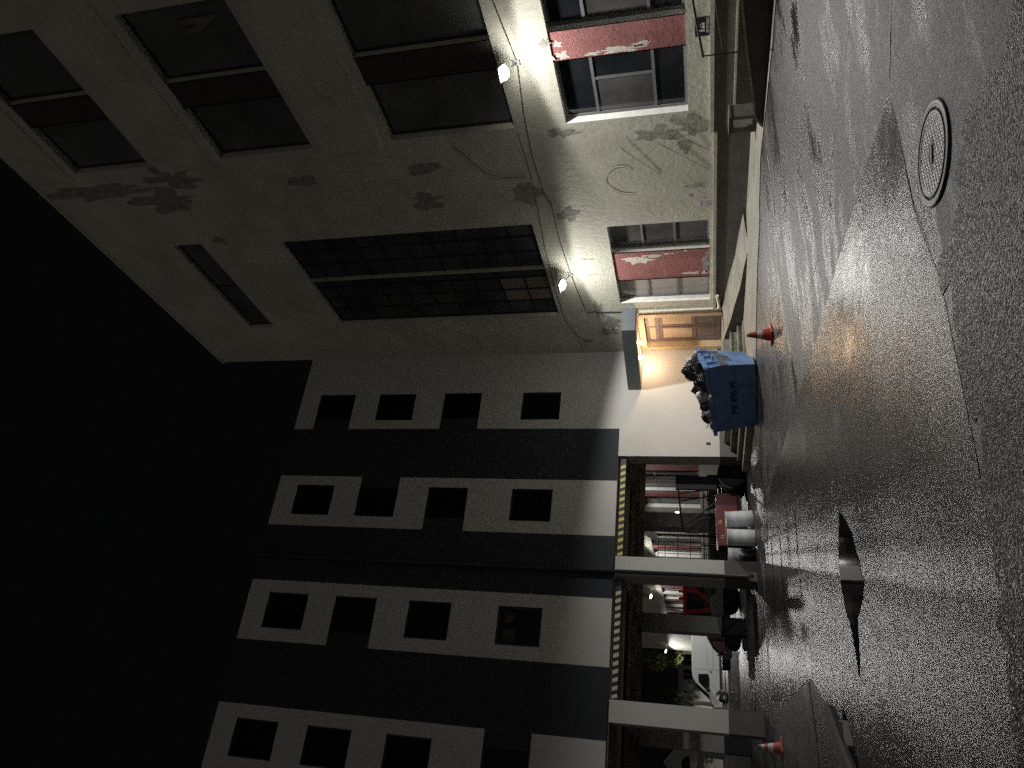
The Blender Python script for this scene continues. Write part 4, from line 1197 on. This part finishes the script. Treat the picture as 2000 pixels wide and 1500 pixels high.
# ================================================================== CONES
def cone(x, y, label, h, dull):
    t = thing('traffic_cone', label, 'cone', (x, y, ground_z(x) + 0.003), rz=0.5, group='traffic cones on the wet ground')
    cm = 'conedull' if dull else 'cone'
    R0 = 0.36 * h
    mb = MB(); mb.box(-R0, R0, -R0, R0, 0, 0.035, cm, bevel=0.012); mb.build('base', t, True)
    r = lambda k: (0.27 * h) * (1 - k) + 0.035 * k
    bands = ((0.0, 0.34, cm), (0.34, 0.56, 'coneband'), (0.56, 0.74, cm), (0.74, 0.88, 'conetip' if not dull else 'coneband'), (0.88, 1.0, cm if not dull else 'conetip'))
    for i, (a, c, mt) in enumerate(bands):
        mb = MB()
        p = [(r(a), 0.036 + a * (h - 0.036)), (r(c), 0.036 + c * (h - 0.036))]
        if i == len(bands) - 1:
            p += [(0.02, p[-1][1] + 0.006), (0.0, p[-1][1] + 0.006)]
        mb.lathe(p, mt, 24)
        mb.build('cone_body' if i != 1 else 'reflective_band', t, True)
    return t


cone(8.99, 13.93, 'bright orange and white traffic cone on the road before the steps', 0.51, False)
cone(1.4, 18.38, 'dull faded traffic cone beside the far left pillar', 0.48, True)


# ================================================================== DRUMS
def drum(x, y, label, tilt=(0, 0), r=0.25, h=0.83):
    z = ground_z(x) + 0.004
    t = thing('drum', label, 'drum', (x, y, z), group='pale drums at the pillar foot')
    t.rotation_euler = (tilt[0], tilt[1], 0.3)
    mb = MB()
    pf = [(0.0, 0.0), (r - 0.01, 0.0), (r, 0.012)]
    for k in (0.33, 0.66):
        pf += [(r, h * k - 0.02), (r + 0.002, h * k), (r, h * k + 0.02)]
    pf += [(r, h - 0.015), (r + 0.008, h - 0.008), (r, h), (r - 0.02, h - 0.012), (0.0, h - 0.015)]
    mb.lathe(pf, 'drum', 40)
    mb.build('body', t, True)
    mb = MB(); mb.lathe([(0.035, h - 0.013), (0.035, h + 0.012), (0.0, h + 0.012)], 'galv', 14, Matrix.Translation((r * 0.55, 0, 0))); mb.build('bung', t, True)
    return t


drum(8.32, 23.55, 'pale blue plastic drum leaning slightly, right of the upright drum', (0.0, -0.09))
drum(7.62, 23.35, 'pale blue plastic drum standing upright in front of the others')
d3 = thing('wrapped_drum', 'grey drum in torn pale wrapping behind the middle pillar', 'drum', (7.28, 24.2, ground_z(7.3)))
mb = MB(); mb.lathe([(0.0, 0.0), (0.24, 0.0), (0.24, 0.80), (0.0, 0.80)], 'bbase', 30); mb.build('body', d3, True)
mb = MB()
n = 36
for k in range(n):
    a0, a1 = 2 * math.pi * k / n, 2 * math.pi * (k + 1) / n
    zl = lambda a: 0.36 + 0.22 * mnoise.noise(Vector((math.cos(a) * 2, math.sin(a) * 2, 3)))
    mb.face([(0.252 * math.cos(a0), 0.252 * math.sin(a0), zl(a0)), (0.252 * math.cos(a1), 0.252 * math.sin(a1), zl(a1)), (0.252 * math.cos(a1), 0.252 * math.sin(a1), 0.81), (0.252 * math.cos(a0), 0.252 * math.sin(a0), 0.81)], 'film', True)
mb.build('torn_wrap', d3, True)


# ================================================================== RED TRACTOR WITH ROLL FRAME (inside the passage)
def wheel(parent, x, y, z, r, w, rim_r, hubmat='rim', name='wheel'):
    T = Matrix.Translation((x, y, z)) @ Matrix.Rotation(math.radians(90), 4, 'X')
    mb = MB()
    mb.lathe([(rim_r, -w / 2), (r * 0.93, -w / 2), (r, -w * 0.32), (r, w * 0.32), (r * 0.93, w / 2), (rim_r, w / 2)], 'tyre', 36, T)
    for k in range(22):
        a = 2 * math.pi * k / 22
        c, s = math.cos(a) * (r + 0.004), math.sin(a) * (r + 0.004)
        mb.box(-0.02 * r, 0.02 * r, -w * 0.42, w * 0.42, -0.014 * r, 0.03 * r, 'tyre', Matrix.Translation((x, y, z)) @ Matrix.Rotation(-a, 4, 'Y') @ Matrix.Translation((0, 0, r)))
    o = mb.build(name, parent, True)
    mb = MB()
    mb.lathe([(0.0, -w * 0.2), (rim_r * 0.3, -w * 0.22), (rim_r * 0.35, -w * 0.12), (rim_r * 0.85, -w * 0.15), (rim_r, -w * 0.42), (rim_r, w * 0.42), (rim_r * 0.85, w * 0.15), (0.0, w * 0.2)], hubmat, 28, T)
    q = mb.build('rim', parent, True)
    q.parent = o
    return o


tr = thing('red_tractor', 'dark red open tractor with black roll frame parked under the passage behind the drums', 'tractor', (9.2, 25.6, ground_z(9.2)))
# local: front of the bonnet at -X
mb = MB()
hood = [(-1.25, 0.62), (-1.25, 1.02), (-1.1, 1.06), (0.55, 1.08), (0.6, 1.02), (0.6, 0.36), (-0.35, 0.36), (-0.5, 0.56)]
mb.prism(hood, lambda u, v, d: (u, d, v), -0.36, 0.36, 'tracred')
mb.build('bonnet', tr, True)
mb = MB(); mb.box(-1.1, 0.65, -0.22, 0.22, 0.24, 0.357, 'blackmetal'); mb.build('chassis', tr, True)
mb = MB(); mb.box(-1.28, -1.252, -0.3, 0.3, 0.64, 0.98, 'blackmetal'); mb.build('grille', tr, True)
mb = MB(); mb.box(0.17, 0.19, -0.366, 0.366, 0.38, 1.085, 'blackmetal'); mb.box(-1.1, 0.55, -0.366, -0.361, 0.70, 0.712, 'blackmetal')
for x in (-0.38, -0.3, -0.22, -0.14):
    mb.box(x, x + 0.03, -0.367, -0.361, 0.45, 0.66, 'drum')
mb.build('panel_line', tr, True)
mb = MB()
V, F = text_geo('36', 0.16, 0.001)
mb.mesh(V, F, 'yellow', False, axes((-0.45, -0.362, 0.93), (1, 0, 0), (0, 0, 1), (0, -1, 0)))
V, F = text_geo('53', 0.15, 0.001)
mb.mesh(V, F, 'yellow', False, axes((-0.95, -0.362, 0.86), (1, 0, 0), (0, 0, 1), (0, -1, 0)))
mb.box(-0.9, -0.5, -0.3625, -0.3612, 0.755, 0.768, 'yellow')
mb.build('lettering', tr, True)
for yy in (-0.58, 0.58):
    wheel(tr, 1.18, yy, 0.46, 0.46, 0.34, 0.2, 'blackmetal')
    wheel(tr, -0.85, yy * 0.8, 0.28, 0.28, 0.2, 0.14, 'blackmetal')
mb = MB()
fen = [(0.62 + 0.56 * (1 - math.cos(a * math.pi / 10)), 0.55 + 0.45 * math.sin(a * math.pi / 10)) for a in range(11)]
fen2 = fen + [(p[0] * 0.9 + 0.118, p[1] - 0.06) for p in fen[::-1]]
for yy in (-0.76, 0.40):
    mb = MB()
    mb.prism(fen2, lambda u, v, d: (u, d, v), yy, yy + 0.36, 'blackmetal')
    mb.build('mudguard', tr, True)
mb = MB(); mb.box(0.75, 1.25, -0.25, 0.25, 0.72, 0.86, 'seat', bevel=0.04); mb.box(1.2, 1.34, -0.25, 0.25, 0.87, 1.35, 'seat', bevel=0.05); mb.build('seat', tr, True)
mb = MB(); mb.box(0.70, 1.20, -0.42, -0.30, 1.0, 2.42, 'seat', bevel=0.03); mb.build('black_panel', tr, True)
mb = MB()
for yy in (-0.36, 0.36):
    mb.tube([(1.2, yy, 0.8), (1.15, yy, 2.3), (1.0, yy, 2.36), (-0.55, yy, 2.2), (-0.55, yy, 2.08), (0.25, yy, 1.08)], 0.028, 'blackmetal', 8)
    mb.tube([(0.55, yy, 2.3), (0.70, yy, 1.5), (0.85, yy, 1.05)], 0.025, 'blackmetal', 8)
mb.tube([(-0.55, -0.36, 2.2), (-0.55, 0.36, 2.2)], 0.028, 'blackmetal', 8)
mb.build('roll_frame', tr, True)
mb = MB(); mb.tube([(0.35, 0, 1.0), (0.55, 0, 1.35)], 0.025, 'blackmetal', 8)
mb.lathe([(0.15, -0.015), (0.17, 0.0), (0.15, 0.015), (0.135, 0.0), (0.15, -0.015)], 'seat', 22, Matrix.Translation((0.56, 0, 1.37)) @ Matrix.Rotation(math.radians(-35), 4, 'Y'))
mb.build('steering_wheel', tr, True)
mb = MB(); mb.tube([(-0.15, 0.1, 1.07), (-0.15, 0.1, 1.25), (-0.17, 0.1, 1.5)], [0.03, 0.06, 0.05], 'seat', 12); mb.build('exhaust', tr, True)
mb = MB(); mb.box(-0.12, 0.05, -0.3, -0.2, 1.081, 1.33, 'seat', bevel=0.03); mb.tube([(-0.04, -0.25, 1.3), (0.1, -0.25, 1.36)], 0.05, 'seat', 10); mb.build('air_filter', tr, True)
mb = MB(); mb.tube([(-1.2, -0.2, 1.06), (-1.22, -0.2, 1.5), (-1.1, -0.2, 1.52)], 0.02, 'seat', 8); mb.build('hose', tr, True)

# ================================================================== RED AND GREY CAB TRACTOR
ct = thing('cab_tractor', 'red roofed cab tractor with grey side and orange beacons beyond the passage', 'tractor', (8.2, 36.0, ground_z(8.2) - 0.01))
mb = MB()
hd = [(-1.9, 0.72), (-1.82, 1.0), (-1.55, 1.25), (-1.1, 1.5), (-0.55, 1.66), (0.1, 1.72), (0.1, 0.7)]
mb.prism(hd, lambda u, v, d: (u, d, v), -0.4, 0.4, 'tracred')
mb.build('bonnet', ct, True)
mb = MB()
rf = [(-0.35, 2.36), (-0.42, 2.44), (-0.3, 2.52), (1.55, 2.54), (1.65, 2.44), (1.6, 2.34)]
mb.prism(rf, lambda u, v, d: (u, d, v), -0.8, 0.8, 'cabred')
mb.build('cab_roof', ct, True)
mb = MB()
for yy in (-0.78, 0.70):
    for q in ([(-0.35, 2.36), (-0.18, 2.36), (-0.02, 1.2), (-0.2, 1.2)], [(0.62, 2.36), (0.86, 2.36), (0.86, 1.95), (0.3, 1.32), (0.2, 1.42), (0.62, 1.95)], [(1.45, 2.36), (1.6, 2.36), (1.6, 1.2), (1.45, 1.2)]):
        mb.prism(q, lambda u, v, d: (u, d, v), yy, yy + 0.08, 'cabred')
mb.build('cab_pillars', ct, True)
mb = MB(); mb.prism([(-0.16, 2.355), (1.58, 2.355), (1.58, 1.05), (0.0, 1.05)], lambda u, v, d: (u, d, v), -0.69, 0.69, 'glass'); mb.build('cab_glass', ct, True)
mb = MB()
bodyp = [(-0.3, 0.75), (-0.35, 1.28), (0.0, 1.32), (0.45, 1.34), (0.6, 1.08), (0.78, 1.04), (0.8, 1.14), (1.75, 1.14), (1.75, 0.75)]
mb.prism(bodyp, lambda u, v, d: (u, d, v), -0.82, -0.2, 'tracgrey'); mb.prism(bodyp, lambda u, v, d: (u, d, v), 0.2, 0.82, 'tracgrey')
mb.build('side_panel', ct, True)
mb = MB(); mb.box(-1.7, 1.6, -0.19, 0.19, 0.45, 0.95, 'blackmetal'); mb.box(-2.5, -1.9, -0.35, 0.35, 0.5, 0.86, 'blackmetal', bevel=0.05); mb.box(-1.95, -1.7, -0.3, 0.3, 0.42, 0.7, 'blackmetal')
mb.build('front_linkage', ct, True)
for yy in (-0.62, 0.62):
    wheel(ct, 0.55, yy, 0.52, 0.52, 0.36, 0.26, 'blackmetal')
    wheel(ct, -1.25, yy * 0.85, 0.36, 0.36, 0.26, 0.18, 'blackmetal')
for x, y in ((0.72, -0.5), (0.45, -0.3)):
    mb = MB(); mb.lathe([(0.07, 2.53), (0.07, 2.62), (0.065, 2.70), (0.04, 2.73), (0.0, 2.735)], 'amber', 16, Matrix.Translation((x, y, 0))); mb.build('beacon', ct, True)
for yy in (-0.3, 0.3):
    mb = MB(); mb.lathe([(0.0, 0.0), (0.06, 0.0), (0.06, 0.03), (0.0, 0.03)], 'whiteboard', 14, Matrix.Translation((-1.86, yy, 1.0)) @ Matrix.Rotation(math.radians(-70), 4, 'Y')); mb.build('headlight', ct, True)
mb = MB(); mb.box(-0.5, -0.3, -0.95, -0.82, 1.5, 1.78, 'seat', bevel=0.02); mb.build('mirror', ct, True)

# ================================================================== WHITE VAN
vn = thing('white_van', 'white panel van parked across the rear yard beyond the passage, nose to the left', 'van', (9.6, 61.0, ground_z(9)))
vb = MB()
vp = [(-2.75, 0.45), (-2.78, 0.95), (-2.55, 1.18), (-1.95, 1.38), (-1.2, 2.3), (-0.85, 2.52), (-0.3, 2.6), (2.6, 2.62), (2.72, 2.5), (2.78, 0.5),
      (2.1, 0.42), (2.06, 0.62), (1.85, 0.82), (1.55, 0.82), (1.32, 0.62), (1.28, 0.42), (-1.55, 0.42), (-1.6, 0.66), (-1.82, 0.86), (-2.12, 0.86), (-2.34, 0.66), (-2.4, 0.42)]
bm = bmesh.new()
A_ = [bm.verts.new((x, -0.98, z)) for x, z in vp]; f0 = bm.faces.new(A_)
r_ = bmesh.ops.extrude_face_region(bm, geom=[f0])
for e in r_['geom']:
    if isinstance(e, bmesh.types.BMVert): e.co.y += 1.96
bmesh.ops.recalc_face_normals(bm, faces=bm.faces[:])
bmesh.ops.bevel(bm, geom=[e for e in bm.edges if abs(e.verts[0].co.y - e.verts[1].co.y) < 0.01], offset=0.07, segments=3, affect='EDGES', profile=0.6)
vb.bm(bm, 'vanwhite'); vb.build('body', vn, True)
for yy in (-0.988, 0.983):
    mb = MB(); mb.prism([(-1.72, 1.36), (-1.65, 1.56), (-1.1, 2.12), (-0.55, 2.14), (-0.5, 1.42), (-0.8, 1.34)], lambda u, v, d: (u, yy + d, v), 0, 0.005, 'glass'); mb.build('side_window', vn, True)
    mb = MB(); mb.box(-0.42, -0.28, yy - 0.004, yy + 0.009, 1.18, 1.28, 'blackmetal'); mb.build('door_handle', vn, True)
    mb = MB(); mb.box(-1.5, 1.25, yy - 0.004, yy + 0.009, 0.46, 0.62, 'blackmetal'); mb.build('side_trim', vn, True)
    mb = MB(); mb.box(-0.2, -0.188, yy - 0.001, yy + 0.006, 0.65, 2.35, 'frame'); mb.box(-0.2, 2.6, yy - 0.001, yy + 0.006, 1.05, 1.062, 'frame'); mb.box(0.0, 0.0 + 1.3, yy - 0.001, yy + 0.006, 1.5, 1.51, 'frame'); mb.build('door_seam', vn, True)
mb = MB(); mb.hexa([(-2.0, -0.8, 1.39), (-2.0, 0.8, 1.39), (-1.9, 0.8, 1.39), (-1.9, -0.8, 1.39), (-1.22, -0.75, 2.31), (-1.22, 0.75, 2.31), (-1.12, 0.75, 2.31), (-1.12, -0.75, 2.31)], 'glass'); mb.build('windscreen', vn, True)
mb = MB(); mb.box(-1.66, -1.46, -1.2, -1.0, 1.35, 1.62, 'seat', bevel=0.03); mb.build('mirror', vn, True)
mb = MB(); mb.box(-2.86, -2.5, -0.95, 0.95, 0.36, 0.6, 'frame', bevel=0.04); mb.build('bumper', vn, True)
for yy in (-0.7, 0.7):
    mb = MB(); mb.box(-2.8, -2.62, yy - 0.18, yy + 0.18, 0.92, 1.12, 'coneband', bevel=0.03); mb.build('headlight', vn, True)
for x in (-1.97, 1.7):
    for yy in (-0.85, 0.85):
        wheel(vn, x, yy, 0.34, 0.34, 0.24, 0.2)

# barrier
br = thing('barrier_rail', 'low white tube barrier with a red banded post in front of the van', 'barrier', (6.3, 45.0, 0.0))
for z in (0.60, 0.36):
    mb = MB(); mb.tube([(5.0, 45.0, z), (8.2, 45.0, z)], 0.03, 'galv', 8); mb.build('rail', br)
for x in (5.95, 8.0):
    mb = MB(); mb.tube([(x, 45.0, 0.02), (x, 45.0, 0.82)], 0.05, 'whiteboard', 10); mb.build('post', br)
mb = MB()
for z in (0.14, 0.4, 0.66):
    mb.lathe([(0.056, z - 0.06), (0.056, z + 0.06)], 'pinkred', 12, Matrix.Translation((5.95, 45.0, 0)))
mb.build('red_band', br)

# ================================================================== SMALL THINGS IN THE PASSAGE
wm = thing('wire_mesh_panel', 'black wire mesh panel standing behind the red open tractor', 'fence', (9.2, 30.0, 0.08))
mb = MB()
for x in [8.55 + 0.24 * i for i in range(6)]:
    mb.tube([(x, 30, 0.12), (x, 30, 3.4)], 0.014, 'blackmetal', 6)
for z in [0.3, 0.72, 1.14, 1.5, 1.7, 2.1, 2.6, 3.1, 3.38]:
    mb.tube([(8.5, 30, z), (9.8, 30, z)], 0.014, 'blackmetal', 6)
mb.build('mesh', wm)
mb = MB(); mb.box(8.46, 8.52, 29.97, 30.03, 0.06, 3.45, 'blackmetal'); mb.box(9.78, 9.84, 29.97, 30.03, 0.06, 3.45, 'blackmetal'); mb.build('post', wm)
gc = thing('sheet_fence', 'grey corrugated sheet fence behind the red open tractor', 'fence', (9.6, 30.6, 0.1))
mb = MB()
for i in range(30):
    x = 8.4 + i * 0.13
    mb.box(x, x + 0.127, 30.6, 30.63 + (0.02 if i % 2 else 0), 0.08, 1.35, 'sheetgrey')
mb.build('sheet', gc)
mb = MB(); mb.box(8.4, 12.3, 30.59, 30.64, 1.353, 1.42, 'galv'); mb.box(8.4, 12.3, 30.59, 30.64, 1.55, 1.60, 'galv')
for x in (8.4, 9.6, 10.8, 12.2):
    mb.box(x, x + 0.05, 30.645, 30.69, 0.05, 1.7, 'galv')
mb.build('rail', gc)
ws = thing('tilted_white_board', 'tilted white board fixed high outside the passage, lit by the lamp behind', 'board', (10.9, 33.3, 3.9))
mb = MB()
mb.hexa([(11.25, 33.3, 4.05), (10.93, 33.3, 3.62), (10.92, 33.34, 3.62), (11.24, 33.34, 4.05), (10.80, 33.0, 4.25), (10.45, 33.0, 3.66), (10.44, 33.04, 3.66), (10.79, 33.04, 4.25)], 'whiteboard')
mb.build('board', ws)
wp = thing('folded_white_sheet', 'small white triangular sheet hooked on the wire mesh panel', 'sheet', (9.8, 29.9, 2.2))
mb = MB(); mb.hexa([(10.15, 29.9, 1.75), (9.85, 29.9, 2.32), (9.85, 29.91, 2.32), (10.15, 29.91, 1.75), (9.95, 29.85, 1.75), (9.84, 29.85, 1.78), (9.84, 29.86, 1.78), (9.95, 29.86, 1.75)], 'whiteboard'); mb.build('sheet', wp)

# ================================================================== REAR YARD BUILDINGS
lb = thing('low_building', 'low pale building with a row of white framed windows behind the van', 'building', (12.0, 96.0, 0))
fl = lambda u, v, d: (u, 95.0 + d, v)
Hl, Wl = [], []
for i, x in enumerate((8.7, 10.6, 12.1, 13.6, 15.2, 16.8)):
    Hl.append((x, x + 1.25, 3.1, 4.45, 'hole', 0.2, 'framew', None)); Wl.append((x, x + 1.25))
mb = MB()
wall_cells(mb, fl, [8.0, 27.0], [0.0, 4.95], Hl, lambda u, w: 'shed')
mb.face([(8.0, 95, 0), (8.0, 103, 0), (8.0, 103, 4.95), (8.0, 95, 4.95)], 'shed')
mb.build('wall', lb)
mb = MB(); mb.box(7.8, 27.2, 94.7, 103.2, 4.955, 5.15, 'roofdark'); mb.build('roof', lb)
for a, c in Wl:
    window(lb, fl, a, c, 3.1, 4.45, 0.08, [((a + c) / 2, 3.1, 4.45)], [], 0.07, 0.07, 'framew', 'glassgrey')
gh = thing('gabled_house', 'pale gabled house with a dark arched window over a brick wall at the far end', 'house', (4.9, 100.0, 0))
fg = lambda u, v, d: (u, 100.0 + d, v)
mb = MB()
cx = 4.9
mb.prism([(cx - 1.9, 2.9), (cx + 1.9, 2.9), (cx + 1.9, 5.0), (cx, 6.55), (cx - 1.9, 5.0)], fg, 0, 7.0, 'housegrey')
mb.build('wall', gh)
mb = MB()
wall_cells(mb, fg, [cx - 6, cx + 3.2], [0.0, 2.2, 2.898], [(cx - 0.9, cx + 0.9, 2.2, 3.3 - 0.42, 'panel', 0.3, 'framew', 'glass')], lambda u, w: 'brick')
mb.face([(cx + 3.2, 100, 0), (cx + 3.2, 107, 0), (cx + 3.2, 107, 2.898), (cx + 3.2, 100, 2.898)], 'housegrey')
# brick material made here: procedural bricks
m, nt, b = new_mat('pale_brick')
bt = N(nt, 'ShaderNodeTexBrick', Scale=3.2)
bt.inputs['Color1'].default_value = (0.62, 0.57, 0.50, 1); bt.inputs['Color2'].default_value = (0.33, 0.30, 0.26, 1); bt.inputs['Mortar'].default_value = (0.15, 0.14, 0.125, 1)
tc = nt.nodes.new('ShaderNodeTexCoord'); sx = nt.nodes.new('ShaderNodeSeparateXYZ'); cxz = nt.nodes.new('ShaderNodeCombineXYZ')
nt.links.new(tc.outputs['Object'], sx.inputs[0]); nt.links.new(sx.outputs['X'], cxz.inputs['X']); nt.links.new(sx.outputs['Z'], cxz.inputs['Y'])
nt.links.new(cxz.outputs[0], bt.inputs['Vector']); nt.links.new(bt.outputs['Color'], b.inputs['Base Color']); b.inputs['Roughness'].default_value = 0.9
M['brick'] = m
mb.build('brick_wall', gh)
mb = MB()
for s in (-1, 1):
    P = [(cx + s * 2.15, 4.75), (cx + s * 2.15, 4.98), (cx, 6.8), (cx, 6.53)]
    mb.prism(P, fg, -0.3, 7.2, 'housetrim')
mb.build('roof', gh)
mb = MB()
arch = [(cx + 0.95 * math.cos(a * math.pi / 14), 3.75 + 1.0 * math.sin(a * math.pi / 14)) for a in range(15)]
mb.prism([(cx + 1.08 * math.cos(a * math.pi / 14), 3.72 + 1.16 * math.sin(a * math.pi / 14)) for a in range(15)], fg, -0.06, 0.01, 'housetrim')
mb.build('arch_trim', gh)
mb = MB(); mb.prism(arch, fg, -0.066, -0.02, 'glass'); mb.build('arched_window', gh)
mb = MB(); mb.box(cx - 6.0, cx + 3.3, 99.9, 99.997, 2.9, 3.14, 'framew'); mb.build('sill_band', gh)
mb = MB()
for x0 in (cx + 1.3, cx + 1.85, cx + 2.4):
    mb.box(x0, x0 + 0.06, 99.93, 99.996, 2.22, 2.88, 'framew')
mb.box(cx + 1.3, cx + 2.46, 99.93, 99.996, 2.2, 2.26, 'framew'); mb.prism([(cx + 1.37, 2.27), (cx + 1.84, 2.27), (cx + 1.84, 2.87), (cx + 1.37, 2.87)], fg, -0.03, -0.004, 'glass'); mb.prism([(cx + 1.92, 2.27), (cx + 2.39, 2.27), (cx + 2.39, 2.87), (cx + 1.92, 2.87)], fg, -0.03, -0.004, 'glass')
mb.build('small_window', gh)


# ================================================================== TREES
def tree(x, y, h, cz, rad, n, leafmat, label, seed, lobes=7):
    rnd = random.Random(seed)
    t = thing('tree', label, 'tree', (x, y, 0.0), group='trees in the rear yard')
    mb = MB()
    mb.tube([(0, 0, -0.05), (0.1, 0.05, h * 0.25), (-0.05, 0.1, h * 0.5), (0.05, 0.0, h * 0.8)], [0.26, 0.2, 0.14, 0.05], 'bark', 9)
    cents = []
    for k in range(lobes):
        a = rnd.uniform(0, 6.28); rr = rad * rnd.uniform(0.25, 0.8); zz = cz + rnd.uniform(-0.55, 0.6) * rad
        c = Vector((rr * math.cos(a), rr * math.sin(a), zz)); cents.append((c, rad * rnd.uniform(0.28, 0.5)))
        mb.tube([(0, 0.05, h * 0.35 + 0.05 * k), (c.x * 0.5, c.y * 0.5, (h * 0.45 + c.z) / 2), tuple(c)], [0.09, 0.055, 0.02], 'bark', 6)
    mb.build('trunk', t, True)
    mb = MB()
    for i in range(n):
        c, r = rnd.choice(cents)
        d = Vector((rnd.gauss(0, 1), rnd.gauss(0, 1), rnd.gauss(0, 1))).normalized() * r * rnd.uniform(0.35, 1.08) ** 0.6
        p = c + d
        s = rnd.uniform(0.07, 0.15)
        u = Vector((rnd.gauss(0, 1), rnd.gauss(0, 1), rnd.gauss(0, 0.6))).normalized(); w = u.cross(Vector((rnd.gauss(0, 1), rnd.gauss(0, 1), rnd.gauss(0, 1)))).normalized()
        mb.face([p - u * s, p + w * s * 0.5, p + u * s, p - w * s * 0.5], leafmat)
    mb.build('crown', t, True)


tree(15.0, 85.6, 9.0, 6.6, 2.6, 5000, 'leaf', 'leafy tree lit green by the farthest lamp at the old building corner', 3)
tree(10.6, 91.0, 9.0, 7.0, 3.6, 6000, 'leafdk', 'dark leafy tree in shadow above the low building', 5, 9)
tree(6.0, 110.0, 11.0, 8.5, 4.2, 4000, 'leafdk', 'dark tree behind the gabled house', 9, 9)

# ================================================================== CAMERA, SKY, LIGHT
RR = ((0.8719969, -0.4892342, -0.0164714), (0.1080296, 0.2251498, -0.9683167), (0.4774422, 0.8425898, 0.2491816))
right, down, fwd = (Vector(q) for q in RR)
cam = bpy.data.cameras.new('camera')
co = bpy.data.objects.new('camera', cam); COL.objects.link(co)
# the photograph is a portrait shot shown lying on its side: the camera is rolled a quarter turn
co.matrix_world = axes((0, 0, 1.5), down, right, -fwd)
cam.sensor_width = 36.0
cam.lens = 1451.350 / 2000.0 * 36.0
cam.clip_start = 0.05; cam.clip_end = 2000
S.camera = co

wd = bpy.data.worlds.new('World'); S.world = wd
wd.use_nodes = True
nt = wd.node_tree
bg = nt.nodes['Background']
sky = nt.nodes.new('ShaderNodeTexSky')
sky.sky_type = 'NISHITA'; sky.sun_disc = False
sky.sun_elevation = math.radians(-8.0); sky.sun_rotation = math.radians(200)
# night sky: almost black ahead, low town glow on the horizon behind the photographer
tc = nt.nodes.new('ShaderNodeTexCoord')
def vmath(op, a, c=None):
    n = nt.nodes.new('ShaderNodeVectorMath'); n.operation = op
    nt.links.new(a, n.inputs[0])
    if c is not None: n.inputs[1].default_value = c
    return n
def fmath(op, a, c=None, d=None):
    n = nt.nodes.new('ShaderNodeMath'); n.operation = op
    for k, q in enumerate((a, c, d)):
        if q is None: continue
        if isinstance(q, (int, float)): n.inputs[k].default_value = q
        else: nt.links.new(q, n.inputs[k])
    return n.outputs[0]
sep = nt.nodes.new('ShaderNodeSeparateXYZ'); nt.links.new(tc.outputs['Generated'], sep.inputs[0])
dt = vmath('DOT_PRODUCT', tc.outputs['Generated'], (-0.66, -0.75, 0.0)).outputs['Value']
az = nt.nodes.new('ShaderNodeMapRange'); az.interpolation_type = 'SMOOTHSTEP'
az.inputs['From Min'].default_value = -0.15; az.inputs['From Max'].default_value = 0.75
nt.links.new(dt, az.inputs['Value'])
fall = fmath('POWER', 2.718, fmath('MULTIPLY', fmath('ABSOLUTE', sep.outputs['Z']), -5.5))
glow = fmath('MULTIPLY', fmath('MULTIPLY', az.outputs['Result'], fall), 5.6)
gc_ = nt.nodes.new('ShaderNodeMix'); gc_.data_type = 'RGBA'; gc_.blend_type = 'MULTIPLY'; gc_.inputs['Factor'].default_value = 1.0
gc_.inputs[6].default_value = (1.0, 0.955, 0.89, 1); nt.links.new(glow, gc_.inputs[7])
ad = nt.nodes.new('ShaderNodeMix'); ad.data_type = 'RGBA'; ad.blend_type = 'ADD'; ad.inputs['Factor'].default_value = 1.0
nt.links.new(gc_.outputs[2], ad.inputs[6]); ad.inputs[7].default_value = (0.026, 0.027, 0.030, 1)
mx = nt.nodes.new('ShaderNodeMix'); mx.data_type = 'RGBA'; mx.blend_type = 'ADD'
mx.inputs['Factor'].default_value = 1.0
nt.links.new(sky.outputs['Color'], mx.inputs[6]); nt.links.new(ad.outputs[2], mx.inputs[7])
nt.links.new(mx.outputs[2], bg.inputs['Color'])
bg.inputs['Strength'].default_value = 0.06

S.view_settings.view_transform = 'Standard'
S.view_settings.look = 'None'
S.view_settings.exposure = 0.0
S.view_settings.gamma = 1.0
S.render.engine = 'CYCLES'
S.cycles.use_denoising = False
S.cycles.max_bounces = 8
S.cycles.diffuse_bounces = 4
S.cycles.glossy_bounces = 4
S.cycles.sample_clamp_indirect = 0.8
S.cycles.sample_clamp_direct = 9.0
S.cycles.caustics_reflective = False
S.cycles.caustics_refractive = False
